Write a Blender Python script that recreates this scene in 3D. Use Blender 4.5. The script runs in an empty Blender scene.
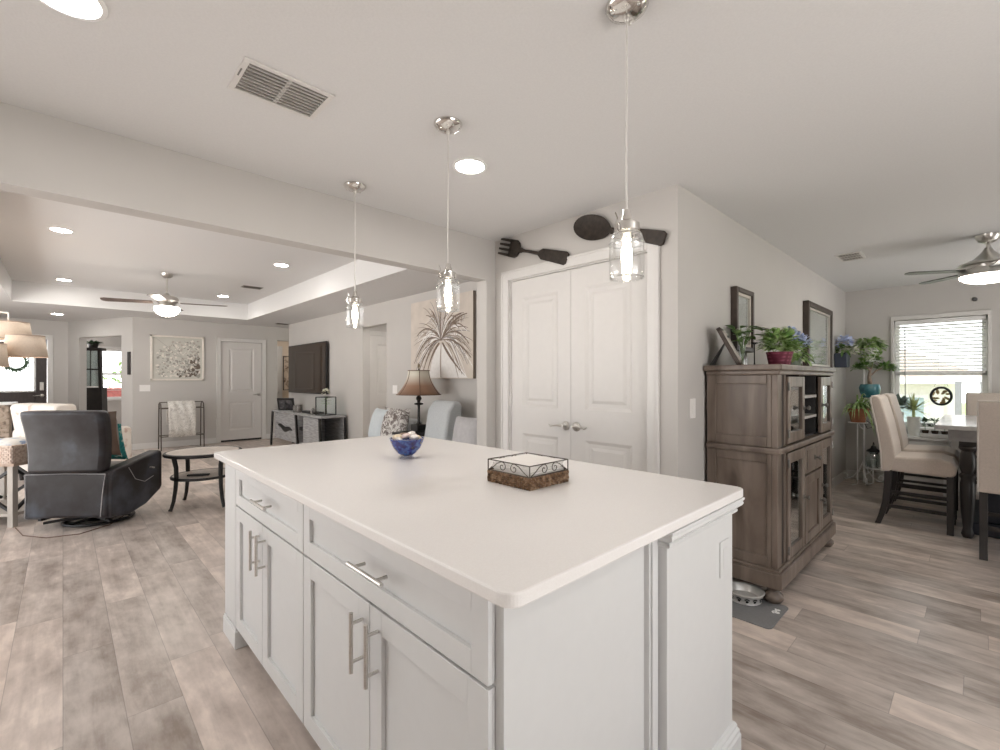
import bpy, bmesh, math, random
from mathutils import Matrix, Vector
random.seed(7)
SC = bpy.context.scene
COL = SC.collection
PI = math.pi
R = math.radians

# ------------------------------------------------------------------ camera
cam_d = bpy.data.cameras.new('camera'); cam = bpy.data.objects.new('camera', cam_d); COL.objects.link(cam)
cam_d.sensor_width = 36.0; cam_d.lens = 36.0 * 458.0 / 1000.0
cam_d.shift_y = 0.004; cam_d.clip_start = 0.02; cam_d.clip_end = 300
AZ = R(46.34)
cam.location = (0, 0, 1.30)
cam.rotation_euler = (R(90), 0, AZ - R(90))
SC.camera = cam

# ------------------------------------------------------------------ world, sun, exposure
w = bpy.data.worlds.new('sky'); SC.world = w; w.use_nodes = True
nt = w.node_tree; nt.nodes.clear()
wo = nt.nodes.new('ShaderNodeOutputWorld'); bg = nt.nodes.new('ShaderNodeBackground')
tc = nt.nodes.new('ShaderNodeTexCoord'); sx = nt.nodes.new('ShaderNodeSeparateXYZ'); rp = nt.nodes.new('ShaderNodeValToRGB')
nt.links.new(tc.outputs['Generated'], sx.inputs[0]); nt.links.new(sx.outputs['Z'], rp.inputs[0])
# glow below the horizon added to light the ceilings, hazy white sky above
mrg = nt.nodes.new('ShaderNodeMapRange'); mrg.inputs['From Min'].default_value = -1.0; mrg.inputs['From Max'].default_value = 1.0
nt.links.new(sx.outputs['Z'], mrg.inputs[0]); nt.links.new(mrg.outputs[0], rp.inputs[0])
rp.color_ramp.elements[0].position = 0.47; rp.color_ramp.elements[0].color = (1.0, 0.965, 0.93, 1)
rp.color_ramp.elements[1].position = 0.53; rp.color_ramp.elements[1].color = (0.44, 0.45, 0.46, 1)
nt.links.new(rp.outputs[0], bg.inputs[0]); bg.inputs[1].default_value = 3.0
nt.links.new(bg.outputs[0], wo.inputs[0])
sd = bpy.data.lights.new('sun', 'SUN'); sun = bpy.data.objects.new('sun', sd); COL.objects.link(sun)
sd.energy = 2.2; sd.angle = R(2); sd.color = (1.0, 0.96, 0.9)
sun.rotation_euler = Vector((0.30, -0.35, -0.89)).to_track_quat('-Z', 'Y').to_euler()
sun.location = (3, 5, 20)
vs = SC.view_settings
vs.view_transform = 'Standard'; vs.look = 'None'; vs.gamma = 1.0; vs.use_curve_mapping = False
vs.exposure = 1.05
CYC = SC.cycles
CYC.max_bounces = 10; CYC.diffuse_bounces = 6; CYC.transparent_max_bounces = 16; CYC.caustics_reflective = False; CYC.caustics_refractive = False
CYC.sample_clamp_indirect = 6.0

# ------------------------------------------------------------------ helpers: materials
MATS = {}
def M(name, col, rough=0.5, metal=0.0, var=0.04, scale=25.0, bump=0.0, stretch=None, spec=0.5, emit=None, es=0.0, trans=0.0, sheen=0.0):
    """procedural principled material: base colour broken up by noise, optional bump"""
    if name in MATS: return MATS[name]
    m = bpy.data.materials.new(name); m.use_nodes = True; t = m.node_tree; n = t.nodes
    b = n['Principled BSDF']
    b.inputs['Roughness'].default_value = rough; b.inputs['Metallic'].default_value = metal
    b.inputs['Specular IOR Level'].default_value = spec
    if sheen: b.inputs['Sheen Weight'].default_value = sheen
    if trans: b.inputs['Transmission Weight'].default_value = trans
    c = n.new('ShaderNodeTexCoord'); mp = n.new('ShaderNodeMapping'); t.links.new(c.outputs['Object'], mp.inputs[0])
    if stretch: mp.inputs['Scale'].default_value = stretch
    no = n.new('ShaderNodeTexNoise'); no.inputs['Scale'].default_value = scale; no.inputs['Detail'].default_value = 4
    t.links.new(mp.outputs[0], no.inputs['Vector'])
    r = n.new('ShaderNodeValToRGB'); t.links.new(no.outputs['Fac'], r.inputs[0])
    r.color_ramp.elements[0].position = 0.3; r.color_ramp.elements[1].position = 0.7
    r.color_ramp.elements[0].color = tuple(max(0, x * (1 - var)) for x in col) + (1,)
    r.color_ramp.elements[1].color = tuple(min(1, x * (1 + var)) for x in col) + (1,)
    t.links.new(r.outputs[0], b.inputs['Base Color'])
    if bump:
        bp = n.new('ShaderNodeBump'); bp.inputs['Strength'].default_value = bump; bp.inputs['Distance'].default_value = 0.01
        t.links.new(no.outputs['Fac'], bp.inputs['Height']); t.links.new(bp.outputs[0], b.inputs['Normal'])
    if emit:
        b.inputs['Emission Color'].default_value = tuple(emit) + (1,); b.inputs['Emission Strength'].default_value = es
    MATS[name] = m
    return m

def ramp3(name, cols, scale, rough=0.5, stretch=None, detail=5, pos=None, metal=0.0, bump=0.0, dist=0.0, sheen=0.0, spec=0.5):
    """noise driven multi-colour ramp"""
    m = M(name, (0.5, 0.5, 0.5), rough, metal, 0, scale, bump, stretch, spec=spec, sheen=sheen)
    t = m.node_tree; r = [n for n in t.nodes if n.type == 'VALTORGB'][0]; no = [n for n in t.nodes if n.type == 'TEX_NOISE'][0]
    no.inputs['Detail'].default_value = detail; no.inputs['Distortion'].default_value = dist
    e = r.color_ramp.elements
    while len(e) < len(cols): e.new(0.5)
    k = len(cols)
    for i, c in enumerate(cols):
        e[i].position = pos[i] if pos else 0.3 + 0.4 * i / (k - 1)
        e[i].color = tuple(c) + (1,)
    return m

def glass(name, tint=(0.96, 0.98, 0.98), gloss=0.12, rough=0.02, edge=0.6):
    """thin clear glass: transparent, with mirror reflection growing towards grazing angles"""
    if name in MATS: return MATS[name]
    m = bpy.data.materials.new(name); m.use_nodes = True; t = m.node_tree; n = t.nodes; n.clear()
    o = n.new('ShaderNodeOutputMaterial'); mx = n.new('ShaderNodeMixShader'); tr = n.new('ShaderNodeBsdfTransparent'); g = n.new('ShaderNodeBsdfGlossy')
    lw = n.new('ShaderNodeLayerWeight'); lw.inputs[0].default_value = 0.35
    mr = n.new('ShaderNodeMapRange'); mr.inputs['To Min'].default_value = gloss; mr.inputs['To Max'].default_value = edge
    no = n.new('ShaderNodeTexNoise'); no.inputs['Scale'].default_value = 6
    rr = n.new('ShaderNodeMapRange'); rr.inputs['To Min'].default_value = rough; rr.inputs['To Max'].default_value = rough + 0.03
    t.links.new(no.outputs['Fac'], rr.inputs[0]); t.links.new(rr.outputs[0], g.inputs['Roughness'])
    tr.inputs[0].default_value = tint + (1,); g.inputs[0].default_value = (1, 1, 1, 1)
    t.links.new(lw.outputs['Facing'], mr.inputs[0]); t.links.new(mr.outputs[0], mx.inputs[0])
    t.links.new(tr.outputs[0], mx.inputs[1]); t.links.new(g.outputs[0], mx.inputs[2]); t.links.new(mx.outputs[0], o.inputs[0])
    MATS[name] = m
    return m

# ------------------------------------------------------------------ helpers: objects
ROOT = {}
def thing(name, label, cat, loc=(0, 0, 0), rz=0.0, group=None):
    o = bpy.data.objects.new(name, None); COL.objects.link(o); o.empty_display_size = 0.1
    o.location = loc; o.rotation_euler = (0, 0, rz)
    ROOT[o.name] = (Matrix.Translation(loc) @ Matrix.Rotation(rz, 4, 'Z')).inverted()
    if label: tag(o, label, cat, group)
    return o
def tag(o, label, cat, group=None, kind=None):
    o['label'] = label; o['category'] = cat
    if group: o['group'] = group
    if kind: o['kind'] = kind
    return o
def struct_root(name, loc=(0, 0, 0), rz=0.0):
    o = thing(name, None, None, loc, rz); o['kind'] = 'structure'; return o
def dup(o, parent=None, loc=None, rz=None, label=None, group=None):
    c = o.copy(); COL.objects.link(c)
    if parent: c.parent = parent
    if loc is not None: c.location = loc
    if rz is not None: c.rotation_euler = (0, 0, rz)
    if label: c['label'] = label
    if group: c['group'] = group
    for ch in list(o.children): dup(ch, c)
    return c

def face(origin, n):
    """local x = right as seen by someone facing the surface, y = up, z = out of the surface"""
    ax = {'-x': ((0, -1, 0), (-1, 0, 0)), '+x': ((0, 1, 0), (1, 0, 0)), '-y': ((1, 0, 0), (0, -1, 0)), '+y': ((-1, 0, 0), (0, 1, 0))}[n]
    r, o = Vector(ax[0]), Vector(ax[1]); u = Vector((0, 0, 1))
    m = Matrix(((r.x, u.x, o.x, origin[0]), (r.y, u.y, o.y, origin[1]), (r.z, u.z, o.z, origin[2]), (0, 0, 0, 1)))
    return m

class MB:
    def __init__(self, M=None):
        self.bm = bmesh.new(); self.M = M or Matrix()
        self.mi = 0
    def _v(self, co): return self.bm.verts.new(self.M @ Vector(co))
    def _f(self, vs):
        try:
            f = self.bm.faces.new(vs); f.material_index = self.mi; return f
        except ValueError: return None
    def box(self, x0, x1, y0, y1, z0, z1, T=None):
        p = [(x, y, z) for z in (z0, z1) for y in (y0, y1) for x in (x0, x1)]
        if T is not None: p = [T @ Vector(q) for q in p]
        v = [self._v(q) for q in p]
        for f in ((0, 2, 3, 1), (4, 5, 7, 6), (0, 1, 5, 4), (1, 3, 7, 5), (3, 2, 6, 7), (2, 0, 4, 6)): self._f([v[i] for i in f])
        return self
    def cbox(self, c, s, T=None):
        return self.box(c[0]-s[0]/2, c[0]+s[0]/2, c[1]-s[1]/2, c[1]+s[1]/2, c[2]-s[2]/2, c[2]+s[2]/2, T)
    def prism(self, pts, a, b, axis='z'):
        """extrude 2D polygon along an axis"""
        def P(p, h):
            return (p[0], p[1], h) if axis == 'z' else ((p[0], h, p[1]) if axis == 'y' else (h, p[0], p[1]))
        A = [self._v(P(p, a)) for p in pts]; B = [self._v(P(p, b)) for p in pts]; n = len(pts)
        self._f(A[::-1]); self._f(B)
        for i in range(n): self._f([A[i], A[(i+1) % n], B[(i+1) % n], B[i]])
        return self
    def lathe(self, prof, c=(0, 0, 0), seg=24, cap=True, T=None):
        rings = []
        for r, z in prof:
            ring = []
            for i in range(seg):
                a = 2*PI*i/seg; q = Vector((c[0]+r*math.cos(a), c[1]+r*math.sin(a), c[2]+z))
                ring.append(self._v(T @ q if T is not None else q))
            rings.append(ring)
        for a, b in zip(rings, rings[1:]):
            for i in range(seg): self._f([a[i], a[(i+1) % seg], b[(i+1) % seg], b[i]])
        if cap: self._f(rings[0][::-1]); self._f(rings[-1])
        return self
    def tube(self, pts, r, seg=8, closed=False, cap=True):
        pts = [Vector(p) for p in pts]; n = len(pts); rings = []
        rad = r if isinstance(r, (list, tuple)) else [r]*n
        up = None
        for i in range(n):
            if closed: d = pts[(i+1) % n]-pts[i-1]
            else: d = pts[min(i+1, n-1)]-pts[max(i-1, 0)]
            d.normalize()
            if up is None:
                up = Vector((0, 0, 1)) if abs(d.z) < 0.9 else Vector((1, 0, 0))
            s = d.cross(up); s.normalize(); up = s.cross(d); up.normalize()
            rings.append([self._v(pts[i]+s*rad[i]*math.cos(2*PI*k/seg)+up*rad[i]*math.sin(2*PI*k/seg)) for k in range(seg)])
        pr = list(zip(rings, rings[1:])) + ([(rings[-1], rings[0])] if closed else [])
        for a, b in pr:
            for k in range(seg): self._f([a[k], b[k], b[(k+1) % seg], a[(k+1) % seg]])
        if cap and not closed: self._f(rings[0]); self._f(rings[-1][::-1])
        return self
    def bar(self, a, b, w, h):
        """square bar between two points"""
        a, b = Vector(a), Vector(b); d = (b-a).normalized(); up = Vector((0, 0, 1)) if abs(d.z) < 0.95 else Vector((1, 0, 0))
        s = d.cross(up).normalized(); u = s.cross(d).normalized()
        v = [self._v(p+s*i*w/2+u*j*h/2) for p in (a, b) for i, j in ((-1, -1), (1, -1), (1, 1), (-1, 1))]
        for f in ((0, 1, 2, 3), (7, 6, 5, 4), (0, 4, 5, 1), (1, 5, 6, 2), (2, 6, 7, 3), (3, 7, 4, 0)): self._f([v[i] for i in f])
        return self
    def ball(self, c, r, seg=16, rings=10, s=(1, 1, 1)):
        prof = []
        rr = []
        for j in range(1, rings):
            a = PI*j/rings
            rr.append([self._v((c[0]+s[0]*r*math.sin(a)*math.cos(2*PI*i/seg), c[1]+s[1]*r*math.sin(a)*math.sin(2*PI*i/seg), c[2]-s[2]*r*math.cos(a))) for i in range(seg)])
        b = self._v((c[0], c[1], c[2]-s[2]*r)); t = self._v((c[0], c[1], c[2]+s[2]*r))
        for i in range(seg):
            self._f([b, rr[0][(i+1) % seg], rr[0][i]]); self._f([t, rr[-1][i], rr[-1][(i+1) % seg]])
        for a, d in zip(rr, rr[1:]):
            for i in range(seg): self._f([a[i], a[(i+1) % seg], d[(i+1) % seg], d[i]])
        return self
    def pillow(self, w, h, d, T=Matrix(), n=14, pinch=0.10):
        """a stuffed cushion: w by h, thickness d, local z = thickness"""
        top = {}; bot = {}
        for i in range(n+1):
            for j in range(n+1):
                u, v = 2*i/n-1, 2*j/n-1
                k = (1-abs(u)**2.6)*(1-abs(v)**2.6); t = d/2*max(k, 0)**0.5
                x = u*w/2*(1-pinch*(1-abs(u))*0-pinch*(v*v)*0.0-pinch*(1-v*v)*0.6*abs(u)**3)
                y = v*h/2*(1-pinch*(1-u*u)*0.6*abs(v)**3)
                edge = i in (0, n) or j in (0, n)
                top[i, j] = self._v(T @ Vector((x, y, t)))
                bot[i, j] = top[i, j] if edge else self._v(T @ Vector((x, y, -t)))
        for i in range(n):
            for j in range(n):
                self._f([top[i, j], top[i+1, j], top[i+1, j+1], top[i, j+1]])
                q = [bot[i, j], bot[i, j+1], bot[i+1, j+1], bot[i+1, j]]
                self._f(q)
        return self
    def leaf(self, p, d, L, W, droop=0.3, up=Vector((0, 0, 1))):
        """a pointed leaf from p along d"""
        d = Vector(d).normalized(); s = d.cross(up)
        if s.length < 1e-3: s = Vector((1, 0, 0))
        s.normalize(); nrm = s.cross(d)
        p = Vector(p); prev = None
        for k, wd in ((0, 0.12), (0.3, 0.9), (0.6, 1.0), (0.85, 0.55), (1, 0.02)):
            c = p+d*L*k-Vector((0, 0, 1))*droop*L*k*k
            l, m, r = self._v(c-s*W*wd/2+nrm*W*0.12*wd), self._v(c), self._v(c+s*W*wd/2+nrm*W*0.12*wd)
            if prev: self._f([prev[0], l, m, prev[1]]); self._f([prev[1], m, r, prev[2]])
            prev = (l, m, r)
        return self
    def strap(self, p, d, L, W, droop):
        """long arching strap leaf"""
        d = Vector(d).normalized(); s = d.cross(Vector((0, 0, 1)))
        if s.length < 1e-3: s = Vector((1, 0, 0))
        s.normalize(); p = Vector(p); prev = None
        for i in range(8):
            k = i/7; c = p+d*L*k-Vector((0, 0, 1))*droop*L*k*k
            wd = W*(1-k**2)*(0.6+0.4*min(1, k*4))+0.0008
            q = (self._v(c-s*wd/2+Vector((0, 0, wd*0.15))), self._v(c), self._v(c+s*wd/2+Vector((0, 0, wd*0.15))))
            if prev: self._f([prev[0], q[0], q[1], prev[1]]); self._f([prev[1], q[1], q[2], prev[2]])
            prev = q
        return self
    def build(self, name, mat, parent=None, world=False, smooth=False, bevel=0.0, seg=2, solid=0.0, sub=0, ang=None, norm=True):
        me = bpy.data.meshes.new(name)
        if world and parent is not None:
            r = parent
            while r.parent: r = r.parent
            if r.name in ROOT: bmesh.ops.transform(self.bm, matrix=ROOT[r.name], verts=self.bm.verts)
        if norm: bmesh.ops.recalc_face_normals(self.bm, faces=self.bm.faces)
        self.bm.to_mesh(me); self.bm.free()
        o = bpy.data.objects.new(name, me); COL.objects.link(o)
        for m in (mat if isinstance(mat, (list, tuple)) else [mat]): me.materials.append(m)
        if smooth:
            for p in me.polygons: p.use_smooth = True
            me.set_sharp_from_angle(angle=R(42))
        if parent is not None: o.parent = parent
        if solid:
            md = o.modifiers.new('thickness', 'SOLIDIFY'); md.thickness = solid; md.offset = 0
        if bevel:
            md = o.modifiers.new('bevel', 'BEVEL'); md.width = bevel; md.segments = seg; md.limit_method = 'ANGLE'; md.angle_limit = R(40)
        if sub:
            md = o.modifiers.new('sub', 'SUBSURF'); md.levels = sub; md.render_levels = sub
        if smooth and bevel == 0 and ang is None:
            pass
        return o
def struct(mb, name, mat, **k):
    o = mb.build(name, mat, **k); o['kind'] = 'structure'; return o
def arc(c, r, a0, a1, n, f):
    return [f(c[0]+r*math.cos(a0+(a1-a0)*i/n), c[1]+r*math.sin(a0+(a1-a0)*i/n)) for i in range(n+1)]

# ------------------------------------------------------------------ materials
m_wall = M('wall_paint', (0.55, 0.53, 0.507), 0.9, var=0.015, scale=3, spec=0.2)
m_hall = M('hall_warm_light_paint', (0.70, 0.60, 0.49), 0.9, var=0.015, scale=3, spec=0.2)  # beige carries the warm lamp light of the hall
m_ceil = M('ceiling_paint', (0.705, 0.70, 0.695), 0.95, var=0.02, scale=120, bump=0.08, spec=0.1)
m_trim = M('white_trim', (0.665, 0.65, 0.63), 0.4, var=0.01)
m_door = M('white_door', (0.645, 0.625, 0.605), 0.45, var=0.01)
m_isl = M('white_cabinet_paint', (0.68, 0.685, 0.685), 0.38, var=0.01)
m_quartz = ramp3('white_quartz', [(0.84, 0.815, 0.80), (0.87, 0.85, 0.835)], 300, 0.22, pos=[0.35, 0.65])
m_nickel = M('brushed_nickel', (0.62, 0.60, 0.57), 0.28, 1.0, var=0.08, scale=40, stretch=(1, 1, 12))
m_chrome = M('polished_nickel', (0.75, 0.73, 0.70), 0.12, 1.0, var=0.03)
m_black = M('black_metal', (0.010, 0.0095, 0.0095), 0.45, var=0.2)
m_espresso = M('espresso_wood', (0.030, 0.026, 0.025), 0.35, var=0.3, scale=14, stretch=(1, 1, 0.1))
m_glass = glass('clear_glass')
m_pane = glass('window_glass', gloss=0.04, edge=0.4)
m_mirrorglass = glass('cabinet_glass', tint=(0.72, 0.80, 0.80), gloss=0.22, edge=0.75)
m_white = M('white_enamel', (0.85, 0.85, 0.84), 0.4, var=0.02)
m_plastic = M('white_plastic', (0.84, 0.82, 0.80), 0.4, var=0.01)
m_dark = M('dark_gap_fill', (0.03, 0.03, 0.03), 0.9, var=0.1)
m_lens = M('lit_lens', (0.9, 0.9, 0.9), 0.5, emit=(1.0, 0.96, 0.91), es=55.0)
m_lens_hi = M('lit_lens_bright', (0.9, 0.9, 0.9), 0.5, emit=(1.0, 0.95, 0.89), es=46.0)
m_lens_passage_fill = M('lit_lens_passage_fill', (0.9, 0.9, 0.9), 0.5, emit=(1.0, 0.95, 0.89), es=170.0)  # extra strong, added to brighten the passage door
m_bulb = M('lit_filament_bulb', (0.9, 0.9, 0.9), 0.5, emit=(1.0, 0.88, 0.70), es=22.0)
m_leaf = ramp3('green_leaf', [(0.05, 0.13, 0.03), (0.15, 0.28, 0.07), (0.36, 0.48, 0.20)], 18, 0.45)
m_leaf_lt = ramp3('variegated_leaf', [(0.10, 0.24, 0.06), (0.30, 0.45, 0.15), (0.62, 0.70, 0.42)], 22, 0.45)
m_leaf_dk = ramp3('dark_green_leaf', [(0.03, 0.07, 0.035), (0.08, 0.15, 0.08), (0.22, 0.30, 0.2)], 18, 0.4)
m_leaf_grey = ramp3('grey_green_leaf', [(0.10, 0.15, 0.12), (0.25, 0.32, 0.28)], 18, 0.5)
m_soil = M('potting_soil', (0.05, 0.035, 0.025), 0.95, var=0.4, scale=80)

def floor_material():
    m = bpy.data.materials.new('grey_plank_floor'); m.use_nodes = True; t = m.node_tree; n = t.nodes; L = t.links.new
    b = n['Principled BSDF']
    c = n.new('ShaderNodeTexCoord'); s = n.new('ShaderNodeSeparateXYZ'); L(c.outputs['Object'], s.inputs[0])
    cb = n.new('ShaderNodeCombineXYZ'); L(s.outputs['X'], cb.inputs['Y'])
    # every row of planks starts at its own random place
    dv = n.new('ShaderNodeMath'); dv.operation = 'DIVIDE'; dv.inputs[1].default_value = 0.1785; L(s.outputs['X'], dv.inputs[0])
    fl_ = n.new('ShaderNodeMath'); fl_.operation = 'FLOOR'; L(dv.outputs[0], fl_.inputs[0])
    wn = n.new('ShaderNodeTexWhiteNoise'); wn.noise_dimensions = '1D'; L(fl_.outputs[0], wn.inputs['W'])
    ad = n.new('ShaderNodeMath'); ad.operation = 'MULTIPLY_ADD'; ad.inputs[1].default_value = 1.22; L(wn.outputs['Value'], ad.inputs[0]); L(s.outputs['Y'], ad.inputs[2]); L(ad.outputs[0], cb.inputs['X'])
    def brick(mortar, c1, c2, cm):
        k = n.new('ShaderNodeTexBrick'); k.offset = 0.0; k.offset_frequency = 2; k.squash = 1.0
        k.inputs['Scale'].default_value = 1.0; k.inputs['Mortar Size'].default_value = mortar; k.inputs['Mortar Smooth'].default_value = 0.1
        k.inputs['Brick Width'].default_value = 1.22; k.inputs['Row Height'].default_value = 0.1785; k.inputs['Bias'].default_value = 0.0
        k.inputs['Color1'].default_value = c1; k.inputs['Color2'].default_value = c2; k.inputs['Mortar'].default_value = cm
        L(cb.outputs[0], k.inputs['Vector']); return k
    bk = brick(0.0, (0, 0, 0, 1), (1, 1, 1, 1), (0.5, 0.5, 0.5, 1))
    bm_ = brick(0.0016, (1, 1, 1, 1), (1, 1, 1, 1), (0, 0, 0, 1))
    rnd = n.new('ShaderNodeSeparateColor'); L(bk.outputs['Color'], rnd.inputs[0])
    # long grain, shifted per plank
    sh = n.new('ShaderNodeMath'); sh.operation = 'MULTIPLY'; sh.inputs[1].default_value = 37.0; L(rnd.outputs[0], sh.inputs[0])
    gv = n.new('ShaderNodeCombineXYZ')
    gx = n.new('ShaderNodeMath'); gx.operation = 'MULTIPLY'; gx.inputs[1].default_value = 20.0; L(s.outputs['X'], gx.inputs[0])
    gy = n.new('ShaderNodeMath'); gy.operation = 'MULTIPLY'; gy.inputs[1].default_value = 1.6; L(s.outputs['Y'], gy.inputs[0])
    L(gx.outputs[0], gv.inputs[0]); L(gy.outputs[0], gv.inputs[1]); L(sh.outputs[0], gv.inputs[2])
    g = n.new('ShaderNodeTexNoise'); g.inputs['Scale'].default_value = 1.0; g.inputs['Detail'].default_value = 6; g.inputs['Roughness'].default_value = 0.65; g.inputs['Distortion'].default_value = 0.6
    L(gv.outputs[0], g.inputs['Vector'])
    # blotches (worn saw marks and cloudy stain)
    bv = n.new('ShaderNodeCombineXYZ')
    bx = n.new('ShaderNodeMath'); bx.operation = 'MULTIPLY'; bx.inputs[1].default_value = 5.0; L(s.outputs['X'], bx.inputs[0])
    by = n.new('ShaderNodeMath'); by.operation = 'MULTIPLY'; by.inputs[1].default_value = 2.2; L(s.outputs['Y'], by.inputs[0])
    L(bx.outputs[0], bv.inputs[0]); L(by.outputs[0], bv.inputs[1]); L(sh.outputs[0], bv.inputs[2])
    bl = n.new('ShaderNodeTexNoise'); bl.inputs['Scale'].default_value = 1.7; bl.inputs['Detail'].default_value = 5; bl.inputs['Roughness'].default_value = 0.6
    L(bv.outputs[0], bl.inputs['Vector'])
    a1 = n.new('ShaderNodeMath'); a1.operation = 'MULTIPLY'; a1.inputs[1].default_value = 0.34; L(g.outputs['Fac'], a1.inputs[0])
    a2 = n.new('ShaderNodeMath'); a2.operation = 'MULTIPLY_ADD'; a2.inputs[1].default_value = 0.72; L(bl.outputs['Fac'], a2.inputs[0]); L(a1.outputs[0], a2.inputs[2])
    a3 = n.new('ShaderNodeMath'); a3.operation = 'MULTIPLY_ADD'; a3.inputs[1].default_value = 0.17; L(rnd.outputs[0], a3.inputs[0]); L(a2.outputs[0], a3.inputs[2])
    r = n.new('ShaderNodeValToRGB'); L(a3.outputs[0], r.inputs[0])
    e = r.color_ramp.elements
    e[0].position = 0.38; e[0].color = (0.27, 0.215, 0.18, 1)
    e[1].position = 0.78; e[1].color = (0.74, 0.665, 0.605, 1)
    for p, cc in ((0.50, (0.40, 0.343, 0.307, 1)), (0.58, (0.50, 0.440, 0.400, 1)), (0.67, (0.59, 0.522, 0.480, 1))):
        q = e.new(p); q.color = cc
    # hue drift between planks, grey to pinkish tan
    tint = n.new('ShaderNodeValToRGB'); L(rnd.outputs[0], tint.inputs[0])
    tint.color_ramp.elements[0].color = (0.96, 0.965, 0.965, 1); tint.color_ramp.elements[1].color = (1.03, 0.985, 0.96, 1)
    mu = n.new('ShaderNodeMixRGB'); mu.blend_type = 'MULTIPLY'; mu.inputs[0].default_value = 1; L(r.outputs[0], mu.inputs[1]); L(tint.outputs[0], mu.inputs[2])
    mm = n.new('ShaderNodeMixRGB'); mm.blend_type = 'MULTIPLY'; mm.inputs[0].default_value = 0.30; L(mu.outputs[0], mm.inputs[1]); L(bm_.outputs['Color'], mm.inputs[2])
    L(mm.outputs[0], b.inputs['Base Color'])
    rr = n.new('ShaderNodeMapRange'); rr.inputs['To Min'].default_value = 0.24; rr.inputs['To Max'].default_value = 0.42; L(bl.outputs['Fac'], rr.inputs[0]); L(rr.outputs[0], b.inputs['Roughness'])
    bp = n.new('ShaderNodeBump'); bp.inputs['Strength'].default_value = 0.12; bp.inputs['Distance'].default_value = 0.004; L(g.outputs['Fac'], bp.inputs['Height']); L(bp.outputs[0], b.inputs['Normal'])
    return m
m_floor = floor_material()

# ================================================================== THE SETTING
CH = 2.44; T2 = 2.743
struct(MB().box(-3.0, 7.45, -2.2, 15.5, -0.06, 0.0), 'floor', m_floor)
c = MB()
c.box(-3.0, 7.60, -2.2, 2.90, CH, CH+0.4)                      # kitchen and dining
c.box(2.58, 7.60, 2.90, 10.9, CH, CH+0.4)                       # living room, low border on the right
c.box(-3.0, -0.54, 2.90, 15.5, CH, CH+0.4)                      # low border on the left
c.box(-0.54, 2.58, 9.75, 15.5, CH, CH+0.4)                      # low border at the far end
c.box(2.58, 7.60, 10.9, 15.5, CH, CH+0.4)
c.box(-0.54, 2.58, 2.90, 3.6, CH, CH+0.4)
c.box(-0.54, 2.58, 3.6, 9.75, T2, CH+0.4)                       # tray
struct(c, 'ceiling', m_ceil)
# pantry wall with its door opening
w_ = MB(); w_.box(2.60, 2.70, 1.22, 1.405, 0, CH); w_.box(2.60, 2.70, 2.615, 2.90, 0, CH); w_.box(2.60, 2.70, 1.405, 2.615, 2.09, CH)
struct(w_, 'wall_pantry', m_wall)
struct(MB().box(2.70, 7.45, 1.22, 1.32, 0, CH), 'wall_dining', m_wall)
struct(MB().box(2.50, 2.60, 2.78, 2.90, 0, CH), 'wall_end', m_wall)
struct(MB().box(-3.0, 2.50, 2.78, 2.90, 2.108, CH), 'wall_header', m_wall)
struct(MB().box(2.60, 3.44, 2.80, 2.90, 0, CH), 'wall_sofa_side', m_wall)
struct(MB().box(-3.0, -2.9, -2.2, 2.78, 0, CH), 'wall_kitchen_blocker', m_wall)  # unseen, added to block light from the left
struct(MB().box(-3.0, -2.9, 9.2, 12.5, 0, CH), 'wall_living_blocker', m_wall)  # unseen, added to darken the low ceiling near the entry
w_ = MB()
for x0, x1 in ((-2.9, 0.2), (2.2, 4.9), (6.2, 7.45)): w_.box(x0, x1, -2.2, -2.1, 0, CH)
for x0, x1 in ((0.2, 2.2), (4.9, 6.2)): w_.box(x0, x1, -2.2, -2.1, 2.08, CH)
struct(w_, 'wall_back_blocker', m_wall)  # unseen, added to cut light from behind; openings sized to tune it
w_ = MB(); w_.box(3.44, 3.56, 2.80, 6.02, 0, CH); w_.box(3.44, 3.56, 6.75, 10.05, 0, CH); w_.box(3.44, 3.56, 6.02, 6.75, 2.12, CH)
struct(w_, 'wall_television', m_wall)
w_ = MB(); w_.box(0.92, 2.33, 10.70, 10.82, 0, CH); w_.box(3.11, 3.42, 10.70, 10.82, 0, CH); w_.box(2.33, 3.11, 10.70, 10.82, 2.07, CH)
struct(w_, 'wall_far', m_wall)
# angled wall with the opening to the study
A0, A1 = Vector((0.92, 10.70, 0)), Vector((0.073, 12.5, 0)); AD = (A1-A0).normalized(); AL = (A1-A0).length; AN = Vector((AD.y, -AD.x, 0))
TA = Matrix(((AD.x, AN.x, 0, A0.x), (AD.y, AN.y, 0, A0.y), (0, 0, 1, 0), (0, 0, 0, 1)))
w_ = MB(TA); w_.box(0, 0.32, 0, 0.12, 0, CH); w_.box(1.62, AL, 0, 0.12, 0, CH); w_.box(0.32, 1.62, 0, 0.12, 2.11, CH)
struct(w_, 'wall_angled', m_wall)
w_ = MB(); w_.box(-3.0, -1.17, 12.5, 12.62, 0, CH); w_.box(-0.22, 0.10, 12.5, 12.62, 0, CH); w_.box(-1.17, -0.22, 12.5, 12.62, 2.07, CH)
struct(w_, 'wall_entry', m_wall)
# study behind the angled wall
w_ = MB(); w_.box(0.0, 0.60, 15.0, 15.12, 0, CH); w_.box(1.75, 3.6, 15.0, 15.12, 0, CH); w_.box(0.60, 1.75, 15.0, 15.12, 0, 0.80); w_.box(0.60, 1.75, 15.0, 15.12, 2.05, CH)
struct(w_, 'wall_study', m_wall)
struct(MB().box(2.95, 3.05, 10.82, 15.1, 0, CH), 'wall_study_side', m_wall)
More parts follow.
